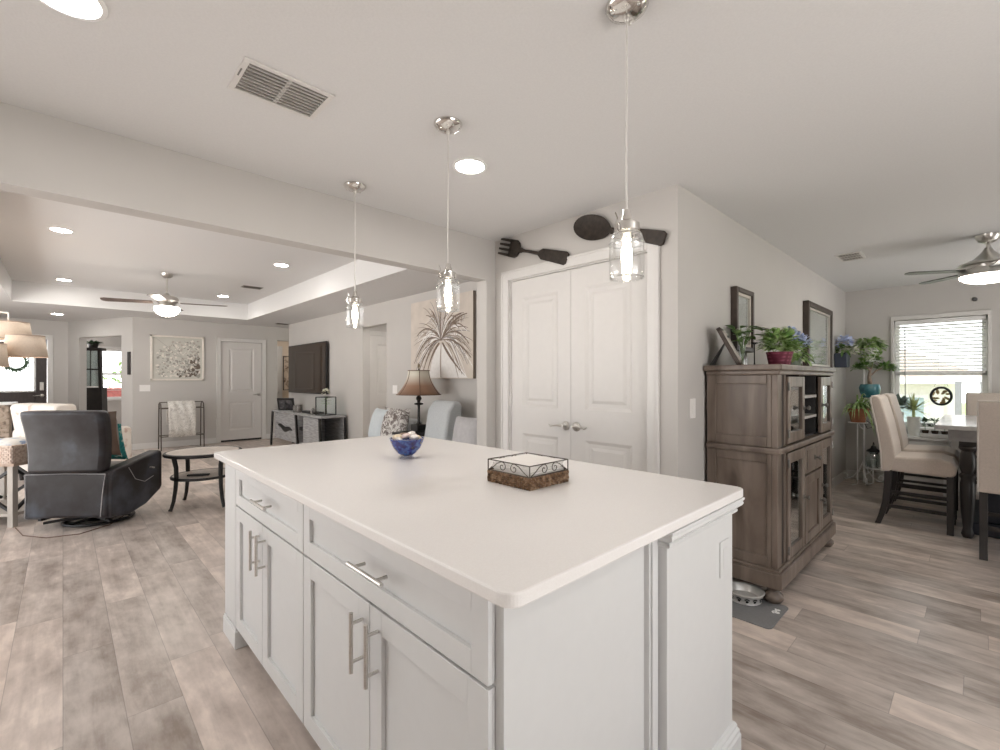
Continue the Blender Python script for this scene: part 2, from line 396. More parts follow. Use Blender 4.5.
# hallway beside the television wall, and the passage behind its doorway
struct(MB().box(3.05, 5.0, 12.2, 12.3, 0, CH), 'wall_hall', m_hall)
struct(MB().box(4.9, 5.0, 9.0, 12.2, 0, CH), 'wall_hall_end', m_hall)
struct(MB().box(3.42, 5.0, 10.70, 10.82, 2.15, CH), 'wall_hall_header', m_wall)
struct(MB().box(3.56, 5.0, 7.20, 7.30, 0, CH), 'wall_passage', m_wall)
struct(MB().box(4.9, 5.0, 4.4, 7.20, 0, CH), 'wall_passage_end', m_wall)
# window wall
WY0, WY1, WZ0, WZ1 = -0.06, 0.735, 0.72, 2.02
w_ = MB(); w_.box(7.45, 7.60, -2.2, WY0, 0, CH); w_.box(7.45, 7.60, WY1, 1.32, 0, CH); w_.box(7.45, 7.60, WY0, WY1, 0, WZ0); w_.box(7.45, 7.60, WY0, WY1, WZ1, CH)
struct(w_, 'wall_window', m_wall)

def baseboard(name, boxes):
    b = MB()
    for x in boxes: b.box(*x)
    struct(b, name, m_trim, bevel=0.004)
baseboard('baseboard_dining', [(2.60, 7.45, 1.205, 1.22, 0, 0.11)])
baseboard('baseboard_window', [(7.435, 7.45, -2.2, 1.205, 0, 0.11)])
baseboard('baseboard_far', [(0.92, 2.25, 10.685, 10.70, 0, 0.11), (3.19, 3.42, 10.685, 10.70, 0, 0.11)])
baseboard('baseboard_television', [(3.425, 3.44, 2.9, 5.95, 0, 0.11), (3.425, 3.44, 6.83, 10.05, 0, 0.11)])
baseboard('baseboard_pantry', [(2.585, 2.60, 1.22, 1.33, 0, 0.11), (2.585, 2.60, 2.69, 2.78, 0, 0.11)])
b = MB(TA); b.box(0, 0.32, -0.015, 0, 0, 0.11); b.box(1.62, AL, -0.015, 0, 0, 0.11); struct(b, 'baseboard_angled', m_trim, bevel=0.004)
baseboard('baseboard_study', [(0.0, 3.6, 14.985, 15.0, 0, 0.11)])

def casing(mat, w, h, parent, cw=0.075, th=0.018, legs=True):
    """door casing around an opening of w x h; local x centred"""
    b = MB(mat)
    b.box(-w/2-cw, -w/2, 0, h+cw, 0, th); b.box(w/2, w/2+cw, 0, h+cw, 0, th); b.box(-w/2, w/2, h, h+cw, 0, th)
    b.box(-w/2-cw, -w/2-cw+0.016, 0, h+cw, th, th+0.006); b.box(w/2+cw-0.016, w/2+cw, 0, h+cw, th, th+0.006); b.box(-w/2-cw, w/2+cw, h+cw-0.016, h+cw, th, th+0.006)
    return b.build('casing', m_trim, parent, world=True, bevel=0.004)
def panel_leaf(mat, x0, x1, y0, y1, panels, parent, m=None, name='door_leaf', th=0.035, rec=0.010):
    """moulded door leaf; panels = list of (px0, px1, py0, py1)"""
    b = MB(mat)
    xs = sorted({x0, x1} | {p[0] for p in panels} | {p[1] for p in panels})
    ys = sorted({y0, y1} | {p[2] for p in panels} | {p[3] for p in panels})
    b.box(x0, x1, y0, y1, -th, -rec)
    for i in range(len(xs)-1):
        for j in range(len(ys)-1):
            cx, cy = (xs[i]+xs[i+1])/2, (ys[j]+ys[j+1])/2
            if not any(p[0] < cx < p[1] and p[2] < cy < p[3] for p in panels):
                b.box(xs[i], xs[i+1], ys[j], ys[j+1], -rec, 0)
    for p in panels:
        # sloped moulding running round the panel, then the raised field
        a, g = 0.022, 0.045
        def ring(i, z): return [b._v((p[0]+i, p[2]+i, z)), b._v((p[1]-i, p[2]+i, z)), b._v((p[1]-i, p[3]-i, z)), b._v((p[0]+i, p[3]-i, z))]
        r0, r1, r2, r3 = ring(0, 0.0), ring(a, -rec*0.98), ring(g, -rec*0.98), ring(g+0.02, -0.003)
        for A, B in ((r0, r1), (r1, r2), (r2, r3)):
            for k in range(4): b._f([A[k], A[(k+1) % 4], B[(k+1) % 4], B[k]])
        b._f(r3)
    return b.build(name, m or m_door, parent, world=True)
def lever(mat, x, y, s, parent, m):
    b = MB(mat)
    b.lathe([(0.0, 0), (0.033, 0.0), (0.033, 0.006), (0.026, 0.014), (0.012, 0.016), (0.012, 0.05), (0, 0.05)], (x, y, 0), 20, cap=False)
    b.tube([(x, y, 0.045), (x+s*0.03, y+0.004, 0.05), (x+s*0.07, y+0.001, 0.052), (x+s*0.10, y-0.006, 0.05), (x+s*0.118, y+0.004, 0.047)], [0.010, 0.009, 0.007, 0.0065, 0.004], 8)
    return b.build('door_handle', m, parent, world=True, smooth=True)

# door_1: pantry double doors
d1 = struct_root('door_1', (2.60, 2.01, 0))
F = face((2.60, 2.01, 0), '-x')
casing(F, 1.21, 2.09, d1)
FD = face((2.615, 2.01, 0), '-x')
MB(F).box(-0.605, 0.605, 2.082, 2.09, -0.09, 0).box(-0.605, -0.60, 0, 2.09, -0.09, 0).box(0.60, 0.605, 0, 2.09, -0.09, 0).build('jamb', m_trim, d1, world=True)
panel_leaf(FD, -0.599, -0.0015, 0.012, 2.079, [(-0.475, -0.115, 0.20, 0.875), (-0.475, -0.115, 1.085, 1.94)], d1)
panel_leaf(FD, 0.0015, 0.599, 0.012, 2.079, [(0.125, 0.485, 0.20, 0.875), (0.125, 0.485, 1.085, 1.94)], d1)
lever(FD, -0.045, 0.965, -1, d1, m_nickel); lever(FD, 0.050, 0.965, 1, d1, m_nickel)
for x in (-0.5995, 0.5995):
    for z in (0.22, 1.13, 1.90):
        MB(FD).tube([(x, z-0.045, 0.004), (x, z+0.045, 0.004)], 0.006, 8).build('hinge', m_nickel, d1, world=True)
for x in (-0.06, 0.07):
    MB(FD).box(x-0.025, x+0.025, 2.073, 2.081, -0.004, 0.004).build('ball_catch', m_nickel, d1, world=True)

# door_2: white door on the far wall
d2 = struct_root('door_2', (2.72, 10.70, 0))
F = face((2.72, 10.70, 0), '-y'); FD = face((2.72, 10.72, 0), '-y')
casing(F, 0.78, 2.07, d2)
MB(F).box(-0.39, 0.39, 0.0, 0.035, -0.09, -0.05).build('threshold_shade', m_dark, d2, world=True)  # dark strip stands in for the shade under the raised door
panel_leaf(FD, -0.385, 0.385, 0.04, 2.065, [(-0.24, 0.24, 0.24, 0.83), (-0.24, 0.24, 1.03, 1.93)], d2)
lever(FD, 0.33, 0.97, -1, d2, m_nickel)

# door_3: dark front door with a leaded light
d3 = struct_root('door_3', (-0.695, 12.5, 0))
F = face((-0.695, 12.5, 0), '-y'); FD = face((-0.695, 12.53, 0), '-y')
casing(F, 0.95, 2.07, d3, 0.085)
m_fd = M('dark_brown_door', (0.05, 0.038, 0.036), 0.4, var=0.2, scale=12, stretch=(6, 1, 1))
b = MB(FD)
gx0, gx1, gy0, gy1 = -0.32, 0.32, 1.05, 1.93
b.box(-0.47, gx0, 0.01, 2.065, -0.045, 0); b.box(gx1, 0.47, 0.01, 2.065, -0.045, 0); b.box(gx0, gx1, gy1, 2.065, -0.045, 0); b.box(gx0, gx1, 0.01, gy0, -0.045, 0)
b.box(-0.30, 0.30, 0.2, 0.85, 0, 0.01)
b.build('door_leaf', m_fd, d3, world=True, bevel=0.004)
b = MB(FD)
b.box(gx0, gx1, gy0, gy0+0.03, -0.02, 0.012).box(gx0, gx1, gy1-0.03, gy1, -0.02, 0.012).box(gx0, gx0+0.03, gy0, gy1, -0.02, 0.012).box(gx1-0.03, gx1, gy0, gy1, -0.02, 0.012)
b.build('glazing_bead', m_white, d3, world=True, bevel=0.003)
MB(FD).box(gx0, gx1, gy0, gy1, -0.024, -0.02).build('glass_pane', m_pane, d3, world=True)
b = MB(FD)
for x in (-0.22, -0.12, 0.0, 0.12, 0.22): b.box(x-0.005, x+0.005, gy0, gy1, -0.02, -0.012)
for y in (1.15, 1.32, 1.62, 1.82): b.box(gx0, gx1, y-0.005, y+0.005, -0.02, -0.012)
b.build('leading', M('lead_came', (0.12, 0.13, 0.14), 0.5), d3, world=True)
lever(FD, 0.40, 0.98, -1, d3, m_nickel)
MB(FD).box(0.37, 0.43, 1.08, 1.24, 0, 0.03).build('keypad_lock', m_nickel, d3, world=True, bevel=0.006)
wr = MB(face((-0.64, 12.50, 1.62), '-y') @ Matrix.Scale(0.82, 4))
rnd = random.Random(3)
wr.tube([(0.16*math.cos(2*PI*i/24), 0.16*math.sin(2*PI*i/24), 0.02) for i in range(24)], 0.016, 6, closed=True)
for i in range(150):
    a = rnd.uniform(0, 2*PI); rr = 0.16+rnd.uniform(-0.01, 0.01)
    d = Vector((math.cos(a+rnd.uniform(0.3, 1.3)), math.sin(a+rnd.uniform(0.3, 1.3)), rnd.uniform(-0.0, 0.4)))
    wr.leaf((rr*math.cos(a), rr*math.sin(a), 0.02), d, rnd.uniform(0.05, 0.11), 0.022, 0.0, Vector((0, 0, 1)))
tag(wr.build('wreath', m_leaf_dk), 'round leafy green wreath hanging on the glass of the dark front door', 'wreath')

# door_4: white door in the passage behind the television wall's doorway
d4 = struct_root('door_4', (4.16, 7.20, 0))
F = face((4.16, 7.20, 0), '-y')
casing(F, 0.76, 2.05, d4)
panel_leaf(face((4.16, 7.178, 0), '-y'), -0.38, 0.38, 0.01, 2.045, [(-0.24, 0.24, 0.22, 0.83), (-0.24, 0.24, 1.03, 1.90)], d4, th=0.02, rec=0.008)
lever(face((4.16, 7.178, 0), '-y'), 0.31, 0.97, -1, d4, m_nickel)
# door_5: door at the end of the hall
d5 = struct_root('door_5', (3.56, 12.20, 0))
F = face((3.56, 12.20, 0), '-y')
casing(F, 0.76, 2.05, d5)
panel_leaf(face((3.56, 12.178, 0), '-y'), -0.38, 0.38, 0.01, 2.045, [(-0.24, 0.24, 0.22, 0.83), (-0.24, 0.24, 1.03, 1.90)], d5, th=0.02, rec=0.008)
lever(face((3.56, 12.178, 0), '-y'), 0.33, 0.97, -1, d5, m_nickel)

# window_1: dining window with casing, sashes and glass
w1 = struct_root('window_1', (7.45, (WY0+WY1)/2, 0))
F = face((7.45, (WY0+WY1)/2, 0), '-x'); hw = (WY1-WY0)/2
b = MB(F)
b.box(-hw-0.03, hw+0.03, WZ1, WZ1+0.05, 0, 0.02)
b.box(-hw-0.03, -hw, WZ0-0.05, WZ1, 0, 0.02); b.box(hw, hw+0.03, WZ0-0.05, WZ1, 0, 0.02)
b.box(-hw-0.05, hw+0.05, WZ0-0.03, WZ0, 0, 0.06)
b.build('casing', m_trim, w1, world=True, bevel=0.004)
b = MB(F)
for a0, a1, c0, c1 in ((-hw, -hw+0.045, WZ0, WZ1), (hw-0.045, hw, WZ0, WZ1), (-hw, hw, WZ0, WZ0+0.05), (-hw, hw, WZ1-0.05, WZ1), (-hw, hw, 1.345, 1.395)):
    b.box(a0, a1, c0, c1, -0.13, -0.09)
b.build('sash', m_white, w1, world=True, bevel=0.003)
MB(F).box(-hw+0.04, hw-0.04, WZ0+0.04, WZ1-0.04, -0.114, -0.110).build('glass_pane', m_pane, w1, world=True)
bl = thing('window_blind', 'white slatted blind lowered over the upper half of the dining window', 'blind', (7.45, (WY0+WY1)/2, 1.37))
b = MB(F); b.box(-hw+0.01, hw-0.01, WZ1-0.055, WZ1-0.005, -0.075, -0.02); b.build('headrail', m_white, bl, world=True, bevel=0.003)
b = MB(F)
y = 1.415
while y < WZ1-0.06:
    b.box(-hw+0.012, hw-0.012, -0.0012, 0.0012, -0.024, 0.024, Matrix.Translation((0, y, -0.048)) @ Matrix.Rotation(R(24), 4, 'X')); y += 0.040
b.build('slats', M('blind_slat', (0.88, 0.88, 0.87), 0.5, var=0.01), bl, world=True)
b = MB(F); b.box(-hw+0.012, hw-0.012, 1.365, 1.395, -0.075, -0.02); b.build('bottom_rail', m_white, bl, world=True, bevel=0.003)
b = MB(F)
for x in (-hw+0.10, 0.0, hw-0.10): b.tube([(x, 1.37, -0.022), (x, WZ1-0.02, -0.022)], 0.0015, 5)
b.build('ladder_cord', m_white, bl, world=True)
MB(F).tube([(-hw+0.10, 1.95, -0.012), (-hw+0.105, 1.0, -0.012)], 0.005, 6).build('tilt_wand', M('clear_wand', (0.55, 0.55, 0.55), 0.3), bl, world=True)

# window_2: study window
w2 = struct_root('window_2', (1.17, 15.0, 0))
F = face((1.175, 15.0, 0), '-y'); hw2 = 0.575
b = MB(F); b.box(-hw2-0.06, hw2+0.06, 2.05, 2.11, 0, 0.02).box(-hw2-0.06, -hw2, 0.75, 2.05, 0, 0.02).box(hw2, hw2+0.06, 0.75, 2.05, 0, 0.02).box(-hw2-0.08, hw2+0.08, 0.76, 0.80, 0, 0.06)
b.build('casing', m_trim, w2, world=True, bevel=0.004)
b = MB(F)
for a0, a1, c0, c1 in ((-hw2, -hw2+0.05, 0.8, 2.05), (hw2-0.05, hw2, 0.8, 2.05), (-hw2, hw2, 0.8, 0.85), (-hw2, hw2, 2.0, 2.05), (-hw2, hw2, 1.40, 1.45), (-0.012, 0.012, 0.8, 2.05)): b.box(a0, a1, c0, c1, -0.10, -0.06)
for yy in (1.02, 1.22, 1.62, 1.82): b.box(-hw2, hw2, yy-0.007, yy+0.007, -0.09, -0.07)
b.build('sash', m_white, w2, world=True)
MB(F).box(-hw2+0.04, hw2-0.04, 0.84, 2.01, -0.084, -0.080).build('glass_pane', m_pane, w2, world=True)
# ================================================================== KITCHEN
# ---- island cabinet (front faces -X, visible end faces -Y)
IX0, IX1, IY0, IY1 = 0.625, 1.70, 0.65, 2.685
isl = thing('kitchen_island', 'large white shaker kitchen island with drawers and doors under a pale quartz worktop', 'kitchen island', (1.16, 1.68, 0))
b = MB(); b.box(IX0, 1.215, IY0, IY1, 0.095, 0.885); b.box(0.69, 1.215, IY0+0.01, IY1-0.02, 0, 0.095); b.build('carcass', m_isl, isl, world=True)
b = MB(); b.box(1.215, IX1, 0.60, IY1, 0, 0.885); b.build('back_panel', m_isl, isl, world=True, bevel=0.002)
b = MB(); b.box(1.168, 1.215, 0.628, IY0, 0, 0.885); b.box(1.175, 1.207, 0.622, 0.628, 0, 0.885); b.build('corner_trim', m_isl, isl, world=True, bevel=0.004)
b = MB(); b.box(IX0, 1.17, IY0-0.006, IY0, 0.0, 0.885); b.build('end_panel', m_isl, isl, world=True, bevel=0.001)
# crown moulding round the projecting end, stepped profile
def moulding(prof, zf, name):
    """prof = list of (out, z); path round the projecting end: from inner corner, along -Y face, then along +X side"""
    b = MB()
    path = [(1.215, IY0-0.022, (-1, 0)), (1.215, 0.60, (-1, -1)), (IX1, 0.60, (1, -1)), (IX1, IY1, (1, 0))]
    rings = [[b._v((x+d[0]*o, y+d[1]*o, z)) for o, z in prof] for x, y, d in path]
    for A, B in zip(rings, rings[1:]):
        for i in range(len(prof)): b._f([A[i], A[(i+1) % len(prof)], B[(i+1) % len(prof)], B[i]])
    b._f(rings[0]); b._f(rings[-1][::-1])
    return b.build(name, m_isl, isl, world=True)
moulding([(0, 0.832), (0.008, 0.832), (0.013, 0.837), (0.013, 0.844), (0.009, 0.847), (0.017, 0.853), (0.025, 0.858), (0.028, 0.865), (0.026, 0.872), (0.030, 0.878), (0.030, 0.8845), (0, 0.8845)], 0, 'crown_moulding')
moulding([(0, 0.0), (0.022, 0.0), (0.022, 0.055), (0.018, 0.062), (0.018, 0.072), (0.012, 0.080), (0.012, 0.088), (0.006, 0.098), (0, 0.100)], 0, 'base_moulding')
# pilaster at the far end of the front
b = MB(); b.box(0.604, IX0, 2.485, IY1, 0.10, 0.885); b.box(0.60, IX0, 2.475, IY1+0.004, 0.0, 0.095); b.box(0.596, 0.69, 2.465, IY1+0.006, 0, 0.085)
b.build('pilaster', m_isl, isl, world=True, bevel=0.003)
def shaker(name, y0, y1, z0, z1, rail=0.062):
    """shaker front on the -X face; y0 < y1"""
    F = face((0.605, 0, 0), '-x'); b = MB(F); t = 0.019
    x0, x1 = -y1, -y0
    b.box(x0, x1, z0, z1, -t, -0.012)
    b.box(x0, x0+rail, z0, z1, -0.012, 0); b.box(x1-rail, x1, z0, z1, -0.012, 0)
    b.box(x0+rail, x1-rail, z0, z0+rail, -0.012, 0); b.box(x0+rail, x1-rail, z1-rail, z1, -0.012, 0)
    return b.build(name, m_isl, isl, world=True, bevel=0.0012)
def bar_pull(par, y, z, L, horiz):
    b = MB(); x = 0.570
    if horiz:
        b.tube([(x, y-L/2, z), (x, y+L/2, z)], 0.006, 10)
        for s in (-1, 1): b.tube([(x, y+s*L*0.32, z), (0.604, y+s*L*0.32, z)], 0.005, 8)
    else:
        b.tube([(x, y, z-L/2), (x, y, z+L/2)], 0.006, 10)
        for s in (-1, 1): b.tube([(x, y, z+s*L*0.32), (0.604, y, z+s*L*0.32)], 0.005, 8)
    b.build('handle', m_nickel, par, world=True, smooth=True)
DR = [(0.668, 1.623), (1.629, 2.480)]
for k, (y0, y1) in enumerate(DR):
    d = shaker('drawer', y0, y1, 0.694, 0.876, 0.052); bar_pull(d, [1.115, 2.02][k], 0.790, 0.185, True)
for (y0, y1, hy) in ((0.668, 1.1475, 1.103), (1.1505, 1.623, 1.188), (1.629, 2.075, 2.040), (2.079, 2.480, 2.120)):
    d = shaker('door', y0, y1, 0.098, 0.686); bar_pull(d, hy, 0.578, 0.165, False)
# outlet on the projecting end
F = face((1.62, 0.60, 0.695), '-y')
o_ = MB(F).box(-0.037, 0.037, -0.060, 0.060, 0, 0.005).build('outlet_plate', m_isl, isl, world=True, bevel=0.002)
MB(F).box(-0.017, 0.017, -0.034, 0.034, 0.005, 0.006).build('outlet_face', m_isl, o_, world=True)

# ---- quartz worktop
def rrect(x0, x1, y0, y1, r, n=8):
    p = []
    for cx, cy, a in ((x1-r, y0+r, -90), (x1-r, y1-r, 0), (x0+r, y1-r, 90), (x0+r, y0+r, 180)):
        p += [(cx+r*math.cos(R(a+90*i/n)), cy+r*math.sin(R(a+90*i/n))) for i in range(n+1)]
    return p
b = MB().prism(rrect(0.572, 1.752, 0.572, 2.800, 0.035), 0.8855, 0.915)
wt = b.build('worktop', m_quartz, None, bevel=0.004, seg=2)
tag(wt, 'pale quartz worktop with rounded corners lying on the white kitchen island', 'worktop')

# ---- wicker and wire napkin basket, with napkins
CT = 0.915
bk = thing('napkin_basket', 'square wicker basket with scrolled wire sides holding white napkins', 'basket', (1.268, 1.176, CT))
m_wick = ramp3('wicker', [(0.05, 0.025, 0.012), (0.20, 0.11, 0.055), (0.46, 0.33, 0.22)], 60, 0.6)
m_wire = M('bronze_wire', (0.10, 0.085, 0.07), 0.4, 0.7, var=0.2)
hb = 0.106
b = MB()
for lev in range(4):
    z = 0.006+lev*0.0105
    for sx, sy, ex, ey in ((-1, -1, 1, -1), (1, -1, 1, 1), (1, 1, -1, 1), (-1, 1, -1, -1)):
        n = 22; pts = []
        for i in range(n+1):
            t = i/n; wv = 0.0035*(1 if (i+lev) % 2 else -1)
            x, y = (sx+(ex-sx)*t)*hb, (sy+(ey-sy)*t)*hb
            nx, ny = (0, sy) if sy == ey else (sx, 0)
            pts.append((x+nx*wv, y+ny*wv, z))
        b.tube(pts, 0.0058, 6)
for i in range(11):
    t = -1+2*i/10
    for p in ((t*hb, -hb), (t*hb, hb), (-hb, t*hb), (hb, t*hb)): b.tube([(p[0], p[1], 0), (p[0], p[1], 0.043)], 0.003, 5)
b.box(-hb, hb, -hb, hb, 0, 0.004)
b.build('woven_base', m_wick, bk, smooth=True)
b = MB(); zt = 0.083
for z in (0.045, zt): b.tube([(-hb, -hb, z), (hb, -hb, z), (hb, hb, z), (-hb, hb, z)], 0.0022, 6, closed=True)
for x in (-hb, hb):
    for y in (-hb, hb): b.tube([(x, y, 0.0), (x, y, zt)], 0.0024, 6)
b.build('wire_frame', m_wire, bk)
b = MB()
def scroll(P):
    for s in (-1, 1):
        pts = []
        for i in range(26):
            a = i/25*2.4*PI; r = 0.004+0.016*(i/25)
            pts.append(P(s*(0.030-0.0)+s*r*math.cos(a+0.6)*-1, 0.064+r*math.sin(a+0.6)*0.9))
        pts += [P(s*0.056, 0.074), P(s*0.078, 0.058), P(s*0.098, 0.047)]
        b.tube(pts, 0.0017, 5)
scroll(lambda a, z: (a, -hb, z)); scroll(lambda a, z: (a, hb, z)); scroll(lambda a, z: (-hb, a, z)); scroll(lambda a, z: (hb, a, z))
b.build('wire_scrolls', m_wire, bk, smooth=True)
b = MB(); rnd = random.Random(5)
for i in range(9):
    z = 0.005+i*0.0086; j = rnd.uniform(-0.003, 0.003)
    b.box(-0.094+j, 0.094+j, -0.094-j, 0.094-j, z, z+0.0078)
o = b.build('napkin_stack', M('white_paper', (0.86, 0.83, 0.80), 0.9, var=0.02), None, bevel=0.002)
o.location = (1.268, 1.176, CT); tag(o, 'stack of white paper napkins inside the wicker and wire basket', 'napkins')

# ---- blue glass bowl of shells
m_blue = ramp3('blue_art_glass', [(0.012, 0.006, 0.05), (0.012, 0.015, 0.17), (0.05, 0.12, 0.36), (0.06, 0.02, 0.12)], 38, 0.08, pos=[0.32, 0.45, 0.58, 0.7], spec=0.8)
bo = thing('glass_bowl', 'small footed cobalt blue glass bowl filled with shells on the island', 'bowl', (1.213, 1.928, CT))
MB().lathe([(0.0, 0.012), (0.026, 0.014), (0.045, 0.026), (0.066, 0.052), (0.080, 0.085), (0.0835, 0.098), (0.0800, 0.098), (0.076, 0.086), (0.062, 0.055), (0.040, 0.031), (0.0, 0.024)], seg=36, cap=False).build('bowl', m_blue, bo, smooth=True)
MB().lathe([(0.030, 0), (0.044, 0.001), (0.045, 0.005), (0.034, 0.010), (0.030, 0.016), (0, 0.016)], seg=32).build('foot', glass('bowl_foot_glass', (0.85, 0.86, 0.9), 0.2), bo, smooth=True)
MB().tube([(0.082*math.cos(2*PI*i/40), 0.082*math.sin(2*PI*i/40), 0.098) for i in range(40)], 0.0024, 6, closed=True).build('rim', glass('rim_glass', (0.8, 0.85, 0.95), 0.25), bo, smooth=True)
rnd = random.Random(11)
m_shell = [M('shell_cream', (0.80, 0.68, 0.52), 0.5, var=0.15, scale=60), M('shell_pink', (0.78, 0.62, 0.58), 0.5, var=0.15, scale=60), M('shell_white', (0.84, 0.80, 0.76), 0.5, var=0.1, scale=60), M('shell_brown', (0.30, 0.20, 0.16), 0.5, var=0.3, scale=60)]
sp = [(-0.040, 0.020, 0.103, 0.024, 0), (0.012, -0.038, 0.103, 0.022, 2), (0.042, 0.018, 0.104, 0.021, 1), (0.0, 0.032, 0.108, 0.022, 3), (-0.022, -0.024, 0.112, 0.020, 1), (0.022, -0.004, 0.118, 0.019, 2), (-0.052, -0.015, 0.096, 0.017, 2), (0.048, -0.028, 0.098, 0.017, 0), (0.018, 0.050, 0.100, 0.018, 0)]
for x, y, z, r, k in sp:
    b = MB(); n = 22; T = Matrix.Translation((x, y, z)) @ Matrix.Rotation(rnd.uniform(0, 6.28), 4, 'Z') @ Matrix.Rotation(rnd.uniform(-0.5, 0.5), 4, 'X')
    ridge = [(r*(1+0.10*math.cos(7*2*PI*i/28)), 0) for i in range(28)]
    for s in (1, -1):
        prev = None
        for kz in range(7):
            a = kz/6*PI/2; q = [b._v(T @ Vector((e[0]*math.cos(a)*math.cos(2*PI*i/28), e[0]*math.cos(a)*math.sin(2*PI*i/28), s*r*0.62*math.sin(a)))) for i, e in enumerate(ridge)]
            if prev:
                for i in range(28): b._f([prev[i], prev[(i+1) % 28], q[(i+1) % 28], q[i]])
            prev = q
    bmesh.ops.remove_doubles(b.bm, verts=b.bm.verts, dist=1e-5)
    o = b.build('seashell', m_shell[k], None, smooth=True); o.location = (1.213, 1.928, CT)
    tag(o, 'pale ridged seashell heaped in the blue glass bowl', 'seashell', 'shells in the blue glass bowl')

# ---- mason jar pendants
def pendant(y, label):
    p = thing('pendant_light', label, 'pendant light', (1.246, y, CH), 0, 'mason jar pendant lights over the island')
    MB().lathe([(0.064, 0), (0.064, -0.004), (0.058, -0.014), (0.040, -0.026), (0.018, -0.033), (0.0, -0.034)], seg=32, cap=False).build('canopy', m_chrome, p, smooth=True)
    for a in (20, 140, 260): MB().ball((0.045*math.cos(R(a)), 0.045*math.sin(R(a)), -0.024), 0.0055, 10, 6).build('canopy_screw', m_nickel, p, smooth=True)
    MB().lathe([(0.0085, -0.03), (0.0085, -0.045), (0.004, -0.050), (0, -0.05)], seg=12, cap=False).build('cord_grip', m_nickel, p, smooth=True)
    MB().tube([(0, 0, -0.045), (0.002, 0.001, -0.25), (0.0, 0.002, -0.45), (0, 0, -0.632)], 0.0032, 8).build('cord', M('clear_cord', (0.66, 0.64, 0.61), 0.35), p, smooth=True)
    MB().lathe([(0, -0.622), (0.010, -0.624), (0.013, -0.640), (0.016, -0.655), (0.030, -0.662), (0.038, -0.668), (0.038, -0.690), (0.036, -0.692), (0, -0.692)], seg=28, cap=False).build('lid', m_chrome, p, smooth=True)
    b = MB()
    b.tube([(0.042*math.cos(2*PI*i/28), 0.042*math.sin(2*PI*i/28), -0.700) for i in range(28)], 0.0024, 6, closed=True)
    for s in (-1, 1):
        b.tube([(s*0.041, 0, -0.700), (s*0.050, 0.004, -0.688), (s*0.046, 0.008, -0.670), (s*0.030, 0.014, -0.652), (s*0.034, 0.018, -0.634)], 0.0022, 6)
    b.build('wire_bail', m_chrome, p, smooth=True)
    prof = [(0.036, -0.690), (0.041, -0.698), (0.046, -0.706), (0.0505, -0.722), (0.0515, -0.745), (0.0515, -0.815), (0.050, -0.828), (0.042, -0.838), (0.025, -0.8405), (0.0, -0.8395)]
    j = MB().lathe(prof, seg=40, cap=False).build('glass_jar', glass('jar_glass', (0.985, 0.99, 0.99), 0.05, 0.01, 0.75), p, smooth=True)
    for r_, z_ in ((0.0425, -0.702), (0.0515, -0.728), (0.049, -0.832)):
        MB().tube([(r_*math.cos(2*PI*i/36), r_*math.sin(2*PI*i/36), z_) for i in range(36)], 0.0030, 6, closed=True).build('glass_ridge', glass('ridge_glass', (0.93, 0.95, 0.95), 0.30, 0.01, 0.85), j, smooth=True)
    MB().lathe([(0, -0.688), (0.015, -0.690), (0.015, -0.712), (0.012, -0.716), (0, -0.716)], seg=20, cap=False).build('socket', m_nickel, p, smooth=True)
    MB().lathe([(0.009, -0.714), (0.011, -0.726), (0.015, -0.745), (0.0165, -0.768), (0.014, -0.790), (0.007, -0.803), (0.0, -0.806)], seg=24, cap=False).build('bulb', m_bulb, p, smooth=True)
    return p
pendant(0.745, 'mason jar pendant light nearest the camera, in front of the pantry doors')
pendant(1.642, 'middle mason jar pendant light, hanging in front of the palm painting')
pendant(2.544, 'farthest mason jar pendant light, hanging in front of the lit passage doorway')

# ---- ceiling cans
def can(x, y, z, label, r=0.075, m=None):
    p = thing('recessed_light', label, 'ceiling light', (x, y, z), 0, 'round recessed ceiling lights')
    MB().lathe([(r+0.018, 0.001), (r+0.018, -0.004), (r+0.004, -0.007), (r, -0.004), (r, 0.001)], seg=36, cap=False).build('trim_ring', m_white, p, smooth=True)
    MB().lathe([(0, -0.0035), (r, -0.0035), (r, 0.0), (0, 0.0)], seg=36, cap=False).build('lens', m or m_lens, p)
    return p
can(1.576, 1.885, CH, 'round recessed ceiling light next to the middle pendant, seen left of the spoon')
can(0.006, 1.875, CH, 'round recessed ceiling light cut by the top edge of the picture', 0.078)
can(-0.013, 6.14, T2, 'round recessed light in the raised tray ceiling, nearest on the left side', m=m_lens_hi)
can(0.011, 9.20, T2, 'round recessed light in the raised tray ceiling, far left by its edge', m=m_lens_hi)
can(2.0, 6.10, T2, 'round recessed light in the raised tray ceiling, nearest on the right side', m=m_lens_hi)
can(2.015, 9.09, T2, 'round recessed light in the raised tray ceiling, right of the fan blade', m=m_lens_hi)
can(-0.075, 11.175, CH, 'round recessed light in the low ceiling before the front door')
# unseen cans, added for the light they give the rooms in view
can(1.5, -0.9, CH, 'unseen ceiling light added behind the camera to light the kitchen')
can(-1.4, 1.0, CH, 'unseen ceiling light added left of the camera to light the kitchen')
can(4.2, 6.0, CH, 'unseen ceiling light added to brighten the passage behind the television wall', m=m_lens_passage_fill)
can(4.2, 11.5, CH, 'unseen ceiling light added for the warm hall past the television', m=m_lens_hi)

